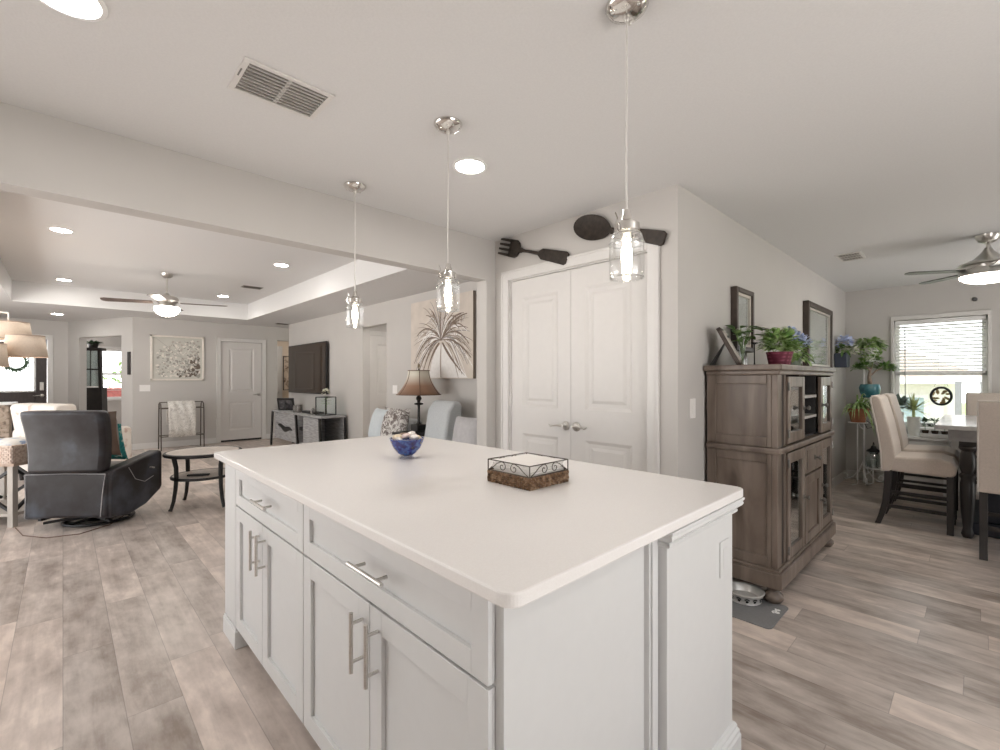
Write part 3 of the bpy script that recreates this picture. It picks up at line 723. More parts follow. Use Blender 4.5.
# ---- ceiling registers
def vent(x, y, z, sx, sy, along, label, parts=2, nsl=8, m=None, rz=0):
    p = thing('air_vent', label, 'air vent', (x, y, z), rz)
    m = m or M('vent_paint', (0.70, 0.68, 0.66), 0.6, var=0.01); fw = 0.022
    b = MB(); b.box(-sx/2-fw, sx/2+fw, -sy/2-fw, -sy/2, -0.007, 0).box(-sx/2-fw, sx/2+fw, sy/2, sy/2+fw, -0.007, 0).box(-sx/2-fw, -sx/2, -sy/2, sy/2, -0.007, 0).box(sx/2, sx/2+fw, -sy/2, sy/2, -0.007, 0)
    for k in range(1, parts):
        q = -sx/2+sx*k/parts
        b.box(q-0.007, q+0.007, -sy/2, sy/2, -0.007, 0)
    b.build('frame', m, p, bevel=0.002)
    MB().box(-sx/2, sx/2, -sy/2, sy/2, -0.0008, 0).build('duct_shade_sheet', M('duct_shadow', (0.36, 0.335, 0.31), 0.9), p)  # flat sheet whose colour stands for the shade inside the duct
    b = MB()
    for k in range(nsl):
        q = -sy/2+sy*(k+0.5)/nsl
        b.box(-sx/2, sx/2, -0.0008, 0.0008, -sy/nsl*0.34, sy/nsl*0.34, Matrix.Translation((0, q, -0.008)) @ Matrix.Rotation(R(-40), 4, 'X'))
    b.build('louvers', m, p)
    if nsl == 9: MB().box(-sx/2-0.017, -sx/2-0.012, -0.05, 0.0, -0.009, -0.006).build('damper_lever', M('grey_lever', (0.2, 0.19, 0.18), 0.6), p)
vent(0.628, 1.908, CH, 0.285, 0.195, 'x', 'white louvered air vent in the kitchen ceiling', 2, 9)
vent(2.15, 7.90, T2, 0.24, 0.13, 'x', 'dark small air vent in the raised tray ceiling', 1, 5, M('grey_vent', (0.25, 0.23, 0.21), 0.6))
vent(3.28, 9.95, CH, 0.20, 0.14, 'x', 'small dark air vent in the low ceiling before the hall', 1, 5, M('grey_vent', (0.25, 0.23, 0.21), 0.6))
vent(5.30, 0.83, CH, 0.27, 0.15, 'x', 'white louvered air vent in the dining room ceiling', 3, 7)

# ---- big fork and spoon on the pantry wall
m_bronze = M('oil_rubbed_bronze', (0.035, 0.026, 0.020), 0.5, 0.3, var=0.4, scale=30, bump=0.1)
def wallflat(pts_list, F, th): 
    b = MB(F)
    for pts in pts_list: b.prism(pts, 0.004, 0.004+th)
    return b

fk = thing('fork_decor', 'oversized dark bronze fork mounted on the wall above the pantry doors', 'wall decor', (2.60, 2.37, 2.27))
# fork axis runs from upper left (tines) to lower right (handle)
p0 = Vector((2.705, 2.385)); p1 = Vector((2.015, 2.150))
def wallmap(p0, p1):
    d = (p1-p0); L = d.length; d.normalize()
    # local x along the tool; facing -X: right = -Y
    ex = Vector((0, d.x, d.y)); ey = Vector((0, d.y, -d.x))
    ez = Vector((-1, 0, 0))
    return Matrix(((ex.x, ey.x, ez.x, 2.60), (ex.y, ey.y, ez.y, p0.x), (ex.z, ey.z, ez.z, p0.y), (0, 0, 0, 1))), L
FM, L = wallmap(p0, p1)
b = MB(FM)
for k in range(4):
    y0 = -0.068+k*0.0375
    b.prism([(0.0, y0+0.004), (0.0, y0+0.021), (0.15, y0+0.0245), (0.15, y0)], 0.006, 0.028)
b.prism([(0.12, -0.069), (0.19, -0.069), (0.217, -0.052), (0.234, -0.02), (0.234, 0.02), (0.217, 0.052), (0.19, 0.069), (0.12, 0.069)], 0.006, 0.028)
b.build('fork_head', m_bronze, fk, world=True, bevel=0.004)
b = MB(FM); b.prism([(0.23, -0.014), (0.25, -0.022), (0.262, -0.014), (0.30, -0.010), (0.44, -0.013), (0.48, -0.040), (L-0.02, -0.048), (L, -0.034), (L, 0.034), (L-0.02, 0.048), (0.48, 0.040), (0.44, 0.013), (0.30, 0.010), (0.262, 0.014), (0.25, 0.022), (0.23, 0.014)], 0.006, 0.028)
b.build('fork_handle', m_bronze, fk, world=True, bevel=0.004)
sn = thing('spoon_decor', 'oversized dark bronze spoon mounted on the wall above the pantry doors', 'wall decor', (2.60, 1.62, 2.27))
FM, L = wallmap(Vector((1.955, 2.375)), Vector((1.288, 2.130)))
b = MB(FM)
prev = None
for k in range(10):
    t = k/9; s = 1-t*0.96; dz = 0.024-0.016*(1-s*s)
    ring = [b._v((0.155+0.155*s*math.cos(2*PI*i/32), (0.085+0.0*s)*s*math.sin(2*PI*i/32), dz)) for i in range(32)]
    if prev:
        for i in range(32): b._f([prev[i], prev[(i+1) % 32], ring[(i+1) % 32], ring[i]])
    else:
        back = [b._v((0.155+0.15*math.cos(2*PI*i/32), 0.08*math.sin(2*PI*i/32), 0.006)) for i in range(32)]
        for i in range(32): b._f([back[i], back[(i+1) % 32], ring[(i+1) % 32], ring[i]])
        b._f(back[::-1])
    prev = ring
b._f(prev)
b.build('spoon_bowl', m_bronze, sn, world=True)
b = MB(FM); b.prism([(0.30, -0.014), (0.33, -0.022), (0.345, -0.012), (0.43, -0.012), (0.47, -0.036), (L-0.02, -0.044), (L, -0.032), (L, 0.032), (L-0.02, 0.044), (0.47, 0.036), (0.43, 0.012), (0.345, 0.012), (0.33, 0.022), (0.30, 0.014)], 0.006, 0.028)
b.build('spoon_handle', m_bronze, sn, world=True, bevel=0.004)

# ---- switches
def switch(origin, n, wdt, hgt, gangs, label):
    F = face(origin, n); p = thing('light_switch', label, 'light switch', origin)
    MB(F).box(-wdt/2, wdt/2, -hgt/2, hgt/2, 0, 0.006).build('plate', m_plastic, p, world=True, bevel=0.002)
    for k in range(gangs):
        x = (k-(gangs-1)/2)*0.046
        MB(F).box(x-0.016, x+0.016, -0.033, 0.033, 0.006, 0.009).build('rocker', m_plastic, p, world=True, bevel=0.001)
switch((2.795, 1.22, 1.12), '-y', 0.075, 0.12, 1, 'white light switch on the wall beside the dark wooden cabinet')
switch((1.10, 10.70, 1.13), '-y', 0.16, 0.12, 3, 'white three gang light switch on the far wall left of the framed blossom picture')
switch((3.44, 5.78, 1.15), '-x', 0.12, 0.12, 2, 'white light switch on the wall between the passage doorway and the palm painting')
# ================================================================== LIVING ROOM
# ---- leather recliner (local x = forward, y = left)
m_leather = ramp3('grey_leather_blue_sheen', [(0.018, 0.014, 0.014), (0.034, 0.031, 0.034), (0.078, 0.090, 0.112)], 3.2, 0.40, detail=6, pos=[0.38, 0.52, 0.70], bump=0.05, spec=0.28)  # palest tone puts bluish highlights into the leather colour
m_leather_lt = M('pale_piping', (0.36, 0.35, 0.36), 0.5, var=0.1)
rc = thing('recliner', 'grey leather recliner seen from behind beside the round table', 'recliner', (0.015, 5.375, 0), R(50))
b = MB()
# backrest: thick leaning slab, rounded, slightly wider at the top
n = 8
prof = []
for k in range(n+1):
    t = k/n; z = 0.50+0.53*t
    prof.append((z, -0.02-0.05*t+0.03*math.sin(PI*t), 0.300+0.030*t-0.012*max(0, t-0.9)*10))
rows = []
for z, x, hw_ in prof:
    rows.append([b._v((x, -hw_, z)), b._v((x-0.025, -hw_*0.5, z)), b._v((x-0.03, 0, z)), b._v((x-0.025, hw_*0.5, z)), b._v((x, hw_, z)), b._v((x+0.08, hw_+0.005, z)), b._v((x+0.15, hw_-0.03, z)), b._v((x+0.16, 0, z+0.0)), b._v((x+0.15, -hw_+0.03, z)), b._v((x+0.08, -hw_-0.005, z))])
for A, B in zip(rows, rows[1:]):
    for i in range(10): b._f([A[i], A[(i+1) % 10], B[(i+1) % 10], B[i]])
b._f(rows[0][::-1]); b._f(rows[-1])
bk_ = b.build('backrest', m_leather, rc, smooth=True, bevel=0.03, seg=3)
MB().pillow(0.64, 0.40, 0.24, Matrix.Translation((0.13, -0.02, 0.82)) @ Matrix.Rotation(R(82), 4, 'Y') @ Matrix.Rotation(R(90), 4, 'Z')).build('head_cushion', ramp3('brown_leather', [(0.09, 0.058, 0.042), (0.18, 0.125, 0.095)], 5, 0.4), bk_, smooth=True)
b = MB(); b.box(0.0, 0.10, -0.335, 0.335, 0.11, 0.50); bp_ = b.build('lower_back_panel', m_leather, rc, smooth=True, bevel=0.025, seg=3)
b = MB(); b.tube([(-0.003, 0.325, 0.12), (-0.004, 0.315, 0.30), (-0.004, 0.325, 0.487), (-0.004, 0, 0.493), (-0.004, -0.325, 0.487), (-0.004, -0.30, 0.30), (-0.003, -0.285, 0.12)], 0.004, 6); b.build('piping', m_leather_lt, bp_)
for s in (-1, 1):
    b = MB(); y0, y1 = (0.235, 0.355) if s > 0 else (-0.355, -0.235)
    b.prism([(0.02, 0.10), (0.24, 0.07), (0.46, 0.11), (0.65, 0.20), (0.68, 0.23), (0.68, 0.57), (0.65, 0.595), (0.42, 0.56), (0.22, 0.53), (0.05, 0.51), (0.02, 0.49)], y0, y1, 'y')
    a_ = b.build('arm', m_leather, rc, smooth=True, bevel=0.03, seg=3)
    if s < 0:
        MB().tube([(0.22, -0.358, 0.50), (0.30, -0.360, 0.38), (0.42, -0.361, 0.33), (0.54, -0.360, 0.36)], 0.003, 6).build('stitching', m_leather_lt, a_)
        MB().tube([(0.50, -0.354, 0.45), (0.50, -0.372, 0.45), (0.53, -0.374, 0.44)], 0.007, 8).build('recline_lever', m_nickel, a_)
MB().box(0.18, 0.62, -0.235, 0.235, 0.30, 0.50).build('seat_cushion', ramp3('brown_leather', [(0.09, 0.058, 0.042), (0.18, 0.125, 0.095)], 5, 0.4), rc, smooth=True, bevel=0.05, seg=4)
MB().box(0.60, 0.67, -0.235, 0.235, 0.16, 0.46).build('footrest', m_leather, rc, smooth=True, bevel=0.04, seg=3)
b = MB(); b.tube([(0.36+0.25*math.cos(2*PI*i/32), 0.25*math.sin(2*PI*i/32), 0.012) for i in range(32)], 0.012, 8, closed=True); b.lathe([(0.10, 0.01), (0.05, 0.03), (0.05, 0.07), (0.20, 0.085), (0.20, 0.10), (0, 0.10)], (0.36, 0, 0), 24, cap=False)
for a in (20, 70, 110, 160): b.bar((0.36-0.25*math.cos(R(a)), 0.25*math.sin(R(a))*(1 if a < 90 else -1), 0.016), (0.36, 0, 0.03), 0.03, 0.014)
b.bar((0.06, -0.26, 0.085), (0.58, -0.22, 0.08), 0.03, 0.02).bar((0.06, 0.26, 0.085), (0.58, 0.22, 0.08), 0.03, 0.02).bar((0.12, 0.28, 0.04), (0.4, -0.28, 0.09), 0.025, 0.02).bar((0.12, -0.28, 0.05), (0.4, 0.28, 0.09), 0.025, 0.02)
b.build('swivel_base', m_black, rc)
# ---- teal patterned pillow on its seat
m_teal = ramp3('teal_print', [(0.02, 0.20, 0.20), (0.05, 0.34, 0.33), (0.62, 0.74, 0.70)], 16, 0.85, dist=1.0, pos=[0.35, 0.52, 0.6])
o = MB().pillow(0.38, 0.36, 0.14, Matrix.Rotation(R(72), 4, 'Y')).build('throw_pillow', m_teal, None, smooth=True)
o.location = (0.275, 5.74, 0.70); o.rotation_euler = (0, 0, R(58)); tag(o, 'teal and white patterned throw pillow on the seat of the grey recliner', 'pillow')

# ---- round two tier table
m_tabtop = ramp3('pale_washed_top', [(0.48, 0.43, 0.39), (0.68, 0.62, 0.57)], 8, 0.35, stretch=(8, 1, 1))
rt = thing('round_table', 'round two tier table with black curved legs and a pale top', 'table', (1.065, 5.60, 0), R(-43.66))
b = MB(); b.mi = 0; b.lathe([(0, 0.533), (0.322, 0.533), (0.322, 0.552), (0, 0.552)], seg=48, cap=False); b.build('tabletop', m_tabtop, rt)
MB().lathe([(0.315, 0.518), (0.343, 0.520), (0.349, 0.532), (0.347, 0.548), (0.341, 0.553), (0.322, 0.553), (0.315, 0.53)], seg=48, cap=False).build('tabletop_rim', m_black, rt, smooth=True)
MB().lathe([(0, 0.302), (0.27, 0.302), (0.27, 0.312), (0, 0.312)], seg=40, cap=False).build('lower_shelf', m_tabtop, rt)
MB().lathe([(0.262, 0.290), (0.288, 0.290), (0.29, 0.304), (0.284, 0.314), (0.268, 0.314), (0.262, 0.30)], seg=40, cap=False).build('lower_shelf_rim', m_black, rt, smooth=True)
for a in (-115, -25, 65, 155):
    c_, s_ = math.cos(R(a)), math.sin(R(a))
    MB().tube([(r*c_, r*s_, z) for r, z in ((0.295, 0.525), (0.272, 0.42), (0.27, 0.31), (0.278, 0.20), (0.295, 0.09), (0.318, 0.02), (0.33, 0.0))], [0.022, 0.021, 0.020, 0.019, 0.017, 0.016, 0.019], 10).build('leg', m_black, rt, smooth=True)
rm = thing('remote_control', 'black remote control lying on the lower shelf of the round table', 'remote control', (1.0, 5.50, 0.314), R(-30))
MB().box(-0.10, 0.10, -0.022, 0.022, 0, 0.018).build('body', m_black, rm, bevel=0.006)
b = MB()
for i in range(6):
    for j in range(3): b.cbox((-0.075+i*0.022, -0.012+j*0.012, 0.019), (0.010, 0.007, 0.003))
b.build('buttons', M('grey_button', (0.2, 0.2, 0.2), 0.6), rm)

# ---- blanket rack with blanket
br = thing('blanket_rack', 'thin dark metal blanket rack standing against the far wall', 'blanket rack', (1.61, 10.33, 0))
m_iron = M('brown_iron', (0.10, 0.08, 0.065), 0.5, 0.4, var=0.2)
for s in (-1, 1):
    b = MB(); x = s*0.33
    b.tube([(x, -0.16, 0), (x, -0.13, 0.72), (x, -0.10, 0.84), (x, 0.0, 0.87), (x, 0.10, 0.84), (x, 0.13, 0.72), (x, 0.16, 0)], 0.010, 8)
    b.tube([(x, -0.145, 0.25), (x, 0.145, 0.25)], 0.007, 6)
    b.build('end_frame', m_iron, br, smooth=True)
for y, z in ((-0.12, 0.76), (0.12, 0.76), (0.0, 0.87), (-0.145, 0.25), (0.145, 0.25)):
    MB().tube([(-0.33, y, z), (0.33, y, z)], 0.008, 8).build('rail', m_iron, br)
b = MB(); rnd = random.Random(2)
prof = [(-0.150, 0.24), (-0.146, 0.40), (-0.140, 0.58), (-0.136, 0.74), (-0.12, 0.782), (-0.06, 0.84), (0.0, 0.885), (0.06, 0.84), (0.12, 0.782), (0.136, 0.70), (0.14, 0.45)]
nx = 22; g = [[b._v((-0.22+0.42*i/nx, y-0.008+0.010*math.sin(i*0.9+z*9), z+0.004*math.sin(i*1.7))) for i in range(nx+1)] for y, z in prof]
for A, B in zip(g, g[1:]):
    for i in range(nx): b._f([A[i], A[i+1], B[i+1], B[i]])
o = b.build('throw_blanket', ramp3('lace_knit', [(0.42, 0.40, 0.37), (0.72, 0.70, 0.66), (0.80, 0.78, 0.74)], 30, 0.95, dist=1.5), None, smooth=True, solid=0.012)
o.location = (1.61, 10.33, 0); tag(o, 'ivory lacy throw blanket draped over the metal blanket rack', 'blanket')

# ---- framed blossom print on the far wall
pc = thing('framed_print', 'framed grey and cream blossom print hanging on the far wall beside the white door', 'picture', (1.607, 10.70, 1.70))
F = face((1.607, 10.70, 1.70), '-y')
hwid, hhgt = 0.43, 0.43
b = MB(F)
for x0, x1, y0, y1 in ((-hwid, -hwid+0.035, -hhgt, hhgt), (hwid-0.035, hwid, -hhgt, hhgt), (-hwid, hwid, -hhgt, -hhgt+0.035), (-hwid, hwid, hhgt-0.035, hhgt)): b.box(x0, x1, y0, y1, 0, 0.035)
b.build('frame', M('cream_frame', (0.78, 0.73, 0.67), 0.5), pc, world=True, bevel=0.004)
b = MB(F); b.box(-hwid+0.03, hwid-0.03, -hhgt+0.03, hhgt-0.03, 0.0, 0.012)
rnd = random.Random(21)
def blot(x, y, r, z, mi, n=7):
    b.mi = mi; a0 = rnd.uniform(0, 6); st = rnd.uniform(0.45, 1.0); th = rnd.uniform(0, PI)
    vs_ = []
    for i in range(n):
        a = a0+2*PI*i/n; rr = r*rnd.uniform(0.7, 1.2); u, v = rr*math.cos(a), rr*st*math.sin(a)
        vs_.append(b._v((x+u*math.cos(th)-v*math.sin(th), y+u*math.sin(th)+v*math.cos(th), z)))
    b._f(vs_)
k = 0
while k < 420:
    x, y = rnd.uniform(-0.36, 0.36), rnd.uniform(-0.36, 0.36)
    d = (x-y)/0.72
    if rnd.random() < 0.28+0.75*max(0, d) and d > -0.62:
        blot(x*0.97, y*0.97, rnd.uniform(0.010, 0.026+0.016*max(0, d)), 0.0125+k*1e-6, rnd.choice([1, 1, 2, 2, 3] if d < 0.35 else [1, 2, 2, 3, 4, 4])); k += 1
b.mi = 2
for s in ((-0.33, 0.36, 0.1, -0.02), (-0.30, 0.16, 0.05, 0.02), (-0.1, 0.3, 0.2, -0.2), (0.1, 0.35, 0.3, 0.0), (-0.25, -0.05, 0.2, -0.25)):
    b.bar((s[0], s[1], 0.0128), (s[2], s[3], 0.0128), 0.005, 0.001)
b.build('print', [M('print_ground', (0.56, 0.55, 0.50), 0.8, var=0.06, scale=5), M('print_cream', (0.74, 0.70, 0.64), 0.8), M('print_grey', (0.33, 0.32, 0.29), 0.8), M('print_taupe', (0.46, 0.42, 0.37), 0.8), M('print_umber', (0.14, 0.11, 0.09), 0.8)], pc, world=True, norm=False)
# dark narrow plaque beside it
wp = MB(TA); wp.box(0.045, 0.12, -0.02, 0.0, 1.38, 1.80)
tag(wp.build('wall_plaque', M('dark_plaque', (0.035, 0.03, 0.028), 0.6), bevel=0.004), 'narrow dark vertical plaque on the angled wall right of the study opening', 'wall plaque')

# ---- television
m_screen = M('dark_glossy_screen', (0.030, 0.018, 0.011), 0.06, var=0.05, spec=0.3)
tv = thing('television', 'large dark flat television mounted on the wall above the media console', 'television', (3.37, 8.93, 1.50))
F = face((3.37, 8.93, 1.50), '-x')
MB(F).box(-0.93, 0.93, -0.475, 0.475, -0.035, 0).build('housing', m_black, tv, world=True, bevel=0.006)
MB(F).box(-0.918, 0.918, -0.455, 0.463, 0, 0.003).build('screen', m_screen, tv, world=True)
MB(F).box(-0.2, 0.2, -0.2, 0.2, -0.07, -0.035).build('wall_mount', m_black, tv, world=True)

# ---- media console (along the television wall)
m_greywood = ramp3('grey_washed_wood', [(0.24, 0.24, 0.245), (0.36, 0.36, 0.365), (0.46, 0.46, 0.465)], 6, 0.6, stretch=(1, 1, 8))
cn = thing('media_console', 'grey washed media console with slanted black metal legs under the television', 'media console', (3.18, 8.25, 0))
YA, YB = 9.62, 7.25
MB().box(2.97, 3.40, YB, YA, 0.665, 0.70).build('top', m_greywood, cn, world=True, bevel=0.004)
b = MB(); b.box(3.00, 3.40, YB+0.03, YA-0.10, 0.16, 0.19).box(3.36, 3.40, YB+0.03, YA-0.10, 0.16, 0.665); b.box(3.0, 3.38, 8.02, 8.05, 0.19, 0.665).box(3.0, 3.38, 8.28, 8.31, 0.19, 0.665); b.build('case', m_greywood, cn, world=True)
MB().box(2.985, 3.002, 8.31, YA-0.13, 0.17, 0.655).build('door', m_greywood, cn, world=True, bevel=0.003)
o = MB().box(2.985, 3.002, YB+0.04, 8.03, 0.17, 0.655).build('door', m_greywood, cn, world=True, bevel=0.003)
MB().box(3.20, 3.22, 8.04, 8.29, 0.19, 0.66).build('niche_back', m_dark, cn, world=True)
MB().box(3.01, 3.20, 8.06, 8.27, 0.40, 0.46).build('cable_box', m_black, cn, world=True, bevel=0.004)
for y_, dy in ((YA-0.06, 0.10), (8.34, -0.12), (YB+0.05, -0.05)):
    MB().bar((2.972, y_, 0.665), (2.972, y_+dy, 0.0), 0.06, 0.025).build('leg', m_black, cn, world=True)
    MB().bar((3.385, y_, 0.665), (3.385, y_+dy, 0.0), 0.05, 0.025).build('leg', m_black, cn, world=True)
b = MB(); prev = None
for i in range(15):
    t = i/14; y_ = 9.28-0.74*t; h = 0.055*math.sin(PI*t)**0.8+0.006; zc = 0.425-0.05*t+0.02*math.sin(3*PI*t)
    q = [b._v((2.975, y_, zc+h*0.6)), b._v((2.975, y_, zc-h)), b._v((2.984, y_, zc-h)), b._v((2.984, y_, zc+h*0.6))]
    if prev:
        for k in range(4): b._f([prev[k], prev[(k+1) % 4], q[(k+1) % 4], q[k]])
    else: b._f(q)
    prev = q
b._f(prev[::-1]); b.build('iron_ornament', m_black, o, world=True)
# things standing on the console
ph = thing('photo_frame', 'small black photo frame at the left end of the media console', 'photo frame', (3.12, 9.22, 0.70), R(135))
b = MB(); T = Matrix.Rotation(R(-14), 4, 'X')
for q in ((-0.16, -0.125, 0, 0.24), (0.125, 0.16, 0, 0.24), (-0.16, 0.16, 0, 0.035), (-0.16, 0.16, 0.205, 0.24)): b.box(q[0], q[1], -0.01, 0.01, q[2], q[3], T)
b.build('frame', m_black, ph)
MB().box(-0.128, 0.128, 0.0, 0.008, 0.03, 0.21, T).build('photograph', ramp3('dark_photo', [(0.02, 0.02, 0.025), (0.09, 0.085, 0.09), (0.3, 0.28, 0.27)], 12, 0.3), ph)
MB().bar((0, 0.03, 0.17), (0, 0.12, 0.005), 0.03, 0.006).build('easel_strut', m_black, ph)
for y_, s_, l_ in ((8.62, 1.0, 'grey ribbed candle cup on the console, left one of the pair'), (8.47, 1.12, 'grey ribbed candle cup on the console, right one of the pair')):
    o = MB().lathe([(0, 0.004), (0.045*s_, 0.004), (0.05*s_, 0.0), (0.054*s_, 0.05), (0.05*s_, 0.12*s_), (0.046*s_, 0.12*s_), (0.046*s_, 0.03), (0, 0.03)], seg=14, cap=False).build('candle_cup', M('pewter_cup', (0.20, 0.185, 0.17), 0.35, 0.5, var=0.3, scale=40), None)
    o.location = (3.08, y_, 0.70); tag(o, l_, 'candle cup')
o = MB().box(-0.09, 0.09, -0.26, 0.26, 0, 0.035).build('media_player', m_black, None, bevel=0.006); o.location = (3.16, 8.05, 0.70); tag(o, 'flat black media player box on top of the media console', 'media player')
o = MB().tube([(0.05*math.cos(2*PI*i/24), 0.012*math.sin(4*PI*i/24)*0, 0.055+0.05*math.sin(2*PI*i/24)) for i in range(24)], 0.014, 8, closed=True).build('ring_ornament', M('zebra_stone', (0.35, 0.34, 0.33), 0.5, var=0.9, scale=30), None, smooth=True)
o.location = (3.06, 7.80, 0.692); o.rotation_euler = (0, 0, R(40)); tag(o, 'striped grey ring ornament in front of the flower lantern', 'ornament')
ln = thing('terrarium_lantern', 'black framed glass lantern holding white flowers on the media console', 'lantern', (3.16, 7.50, 0.70), R(20))
b = MB(); hx, hz = 0.11, 0.30
for x in (-hx, hx):
    for y_ in (-hx, hx): b.cbox((x, y_, hz/2), (0.012, 0.012, hz))
for z in (0.006, hz):
    for s in (-hx, hx): b.cbox((s, 0, z), (0.012, 2*hx, 0.012)).cbox((0, s, z), (2*hx, 0.012, 0.012))
b.box(-hx, hx, -hx, hx, 0, 0.01); b.build('frame', m_black, ln)
b = MB()
for s in (-hx, hx): b.cbox((s, 0, hz/2), (0.003, 2*hx-0.012, hz-0.02)).cbox((0, s, hz/2), (2*hx-0.012, 0.003, hz-0.02))
b.build('glass_panes', glass('lantern_glass', gloss=0.015, edge=0.10), ln)
fl = thing('flower_stem', 'white hydrangea stem rising out of the glass lantern', 'flower', (3.16, 7.50, 0.712))
b = MB(); b.tube([(0, 0, 0), (0.01, 0.01, 0.15), (0.0, 0.0, 0.30)], 0.005, 6); rnd = random.Random(8)
for i in range(9): b.leaf((0.0, 0, 0.16+0.012*i), (math.cos(i*2.4), math.sin(i*2.4), 0.3), 0.10, 0.05, 0.2)
b.build('stem', m_leaf, fl)
b = MB()
for i in range(60):
    a, e = rnd.uniform(0, 2*PI), rnd.uniform(-0.5, 1.5); d = Vector((math.cos(a)*math.cos(e), math.sin(a)*math.cos(e), math.sin(e)))
    b.leaf(Vector((0, 0, 0.36))+d*0.045, d+Vector((rnd.uniform(-.6, .6), rnd.uniform(-.6, .6), 0)), 0.035, 0.03, 0)
b.build('blossom', M('white_petal', (0.78, 0.78, 0.68), 0.7, var=0.12), fl)

# ---- palm painting
pp = thing('palm_painting', 'large cream and taupe palm frond painting on canvas above the sofa', 'painting', (3.436, 4.65, 1.81))
F = face((3.436, 4.65, 1.81), '-x'); hx, hz = 0.645, 0.505
MB(F).box(-hx, hx, -hz, hz, 0, 0.04).build('canvas', M('canvas_edge', (0.24, 0.20, 0.17), 0.8), pp, world=True)
b = MB(F); b.box(-hx, hx, -hz, hz, 0.04, 0.041); rnd = random.Random(4)
def stroke(pts, w0, w1, mi, z):
    b.mi = mi; prev = None; n_ = 14; P0, P1, P2 = [Vector(p) for p in pts]
    for i in range(n_+1):
        t = i/n_; p = P0*(1-t)**2+P1*2*t*(1-t)+P2*t*t; d = (P1-P0)*(1-t)+(P2-P1)*t; d.normalize(); s = Vector((-d.y, d.x)); w = (w0+(w1-w0)*t)*(0.35+0.65*math.sin(PI*min(1, t*0.9+0.1)))
        cl = lambda q: (max(-hx+0.005, min(hx-0.005, q.x)), max(-hz+0.005, min(hz-0.005, q.y)), z)
        q = (b._v(cl(p-s*w/2)), b._v(cl(p+s*w/2)))
        if prev: b._f([prev[0], prev[1], q[1], q[0]])
        prev = q
zz = 0.0412
b.mi = 3
vs_ = [b._v(p) for p in ((-0.23, -0.495, zz), (0.55, -0.495, zz), (0.36, -0.33, zz), (0.16, -0.12, zz), (0.06, -0.06, zz), (-0.06, -0.12, zz), (-0.16, -0.28, zz))]; b._f(vs_)
hub = (0.03, -0.03)
for k in range(150):
    a = rnd.uniform(-0.35, PI+0.35); Ln = rnd.uniform(0.35, 0.68); dr = rnd.uniform(0.0, 0.45)*abs(math.cos(a))
    e = (hub[0]+Ln*math.cos(a), hub[1]+Ln*math.sin(a)*0.85-dr); mdl = (hub[0]+Ln*0.55*math.cos(a)*0.85, hub[1]+Ln*0.55*math.sin(a)+0.08)
    stroke((hub, mdl, e), rnd.uniform(0.006, 0.022), rnd.uniform(0.004, 0.02), rnd.choice([1, 1, 2, 2, 2, 3, 3, 4]), zz+0.0001+k*2e-6)
for a, Ln, dr in ((2.6, 0.62, 0.2), (2.0, 0.5, 0.02), (1.62, 0.5, 0), (1.25, 0.5, 0.0), (0.75, 0.55, 0.05), (0.35, 0.58, 0.25), (-0.25, 0.6, 0.1), (3.0, 0.6, 0.35), (3.5, 0.5, 0.2), (0.55, 0.6, 0.0)):
    e = (hub[0]+Ln*math.cos(a), hub[1]+Ln*math.sin(a)*0.9-dr); mdl = (hub[0]+Ln*0.5*math.cos(a), hub[1]+Ln*0.5*math.sin(a)+0.12)
    stroke((hub, mdl, e), 0.012, 0.03, 1, zz+0.0006)
    for j in range(7):
        t = 0.35+0.65*j/7; px_ = hub[0]*(1-t)**2+mdl[0]*2*t*(1-t)+e[0]*t*t; py_ = hub[1]*(1-t)**2+mdl[1]*2*t*(1-t)+e[1]*t*t
        stroke(((px_, py_), (px_+rnd.uniform(-0.05, 0.05), py_-0.05), (px_+rnd.uniform(-0.10, 0.10), py_-rnd.uniform(0.06, 0.14))), 0.012, 0.004, rnd.choice([1, 2, 4]), zz+0.0007)
stroke(((0.03, -0.49), (0.01, -0.3), (0.04, -0.05)), 0.03, 0.03, 2, zz+0.0009)
stroke(((0.06, -0.06), (0.25, -0.3), (0.50, -0.47)), 0.05, 0.01, 1, zz+0.0009)
stroke(((0.0, -0.06), (-0.2, -0.2), (-0.28, -0.49)), 0.05, 0.01, 1, zz+0.0009)
b.build('painted_face', [M('paint_beige', (0.62, 0.56, 0.50), 0.8, var=0.08, scale=6), M('paint_brown', (0.19, 0.14, 0.11), 0.8, var=0.2), M('paint_taupe', (0.40, 0.34, 0.29), 0.8, var=0.1), M('paint_white', (0.80, 0.78, 0.76), 0.8, var=0.05), M('paint_grey', (0.30, 0.28, 0.27), 0.8)], pp, world=True, norm=False)

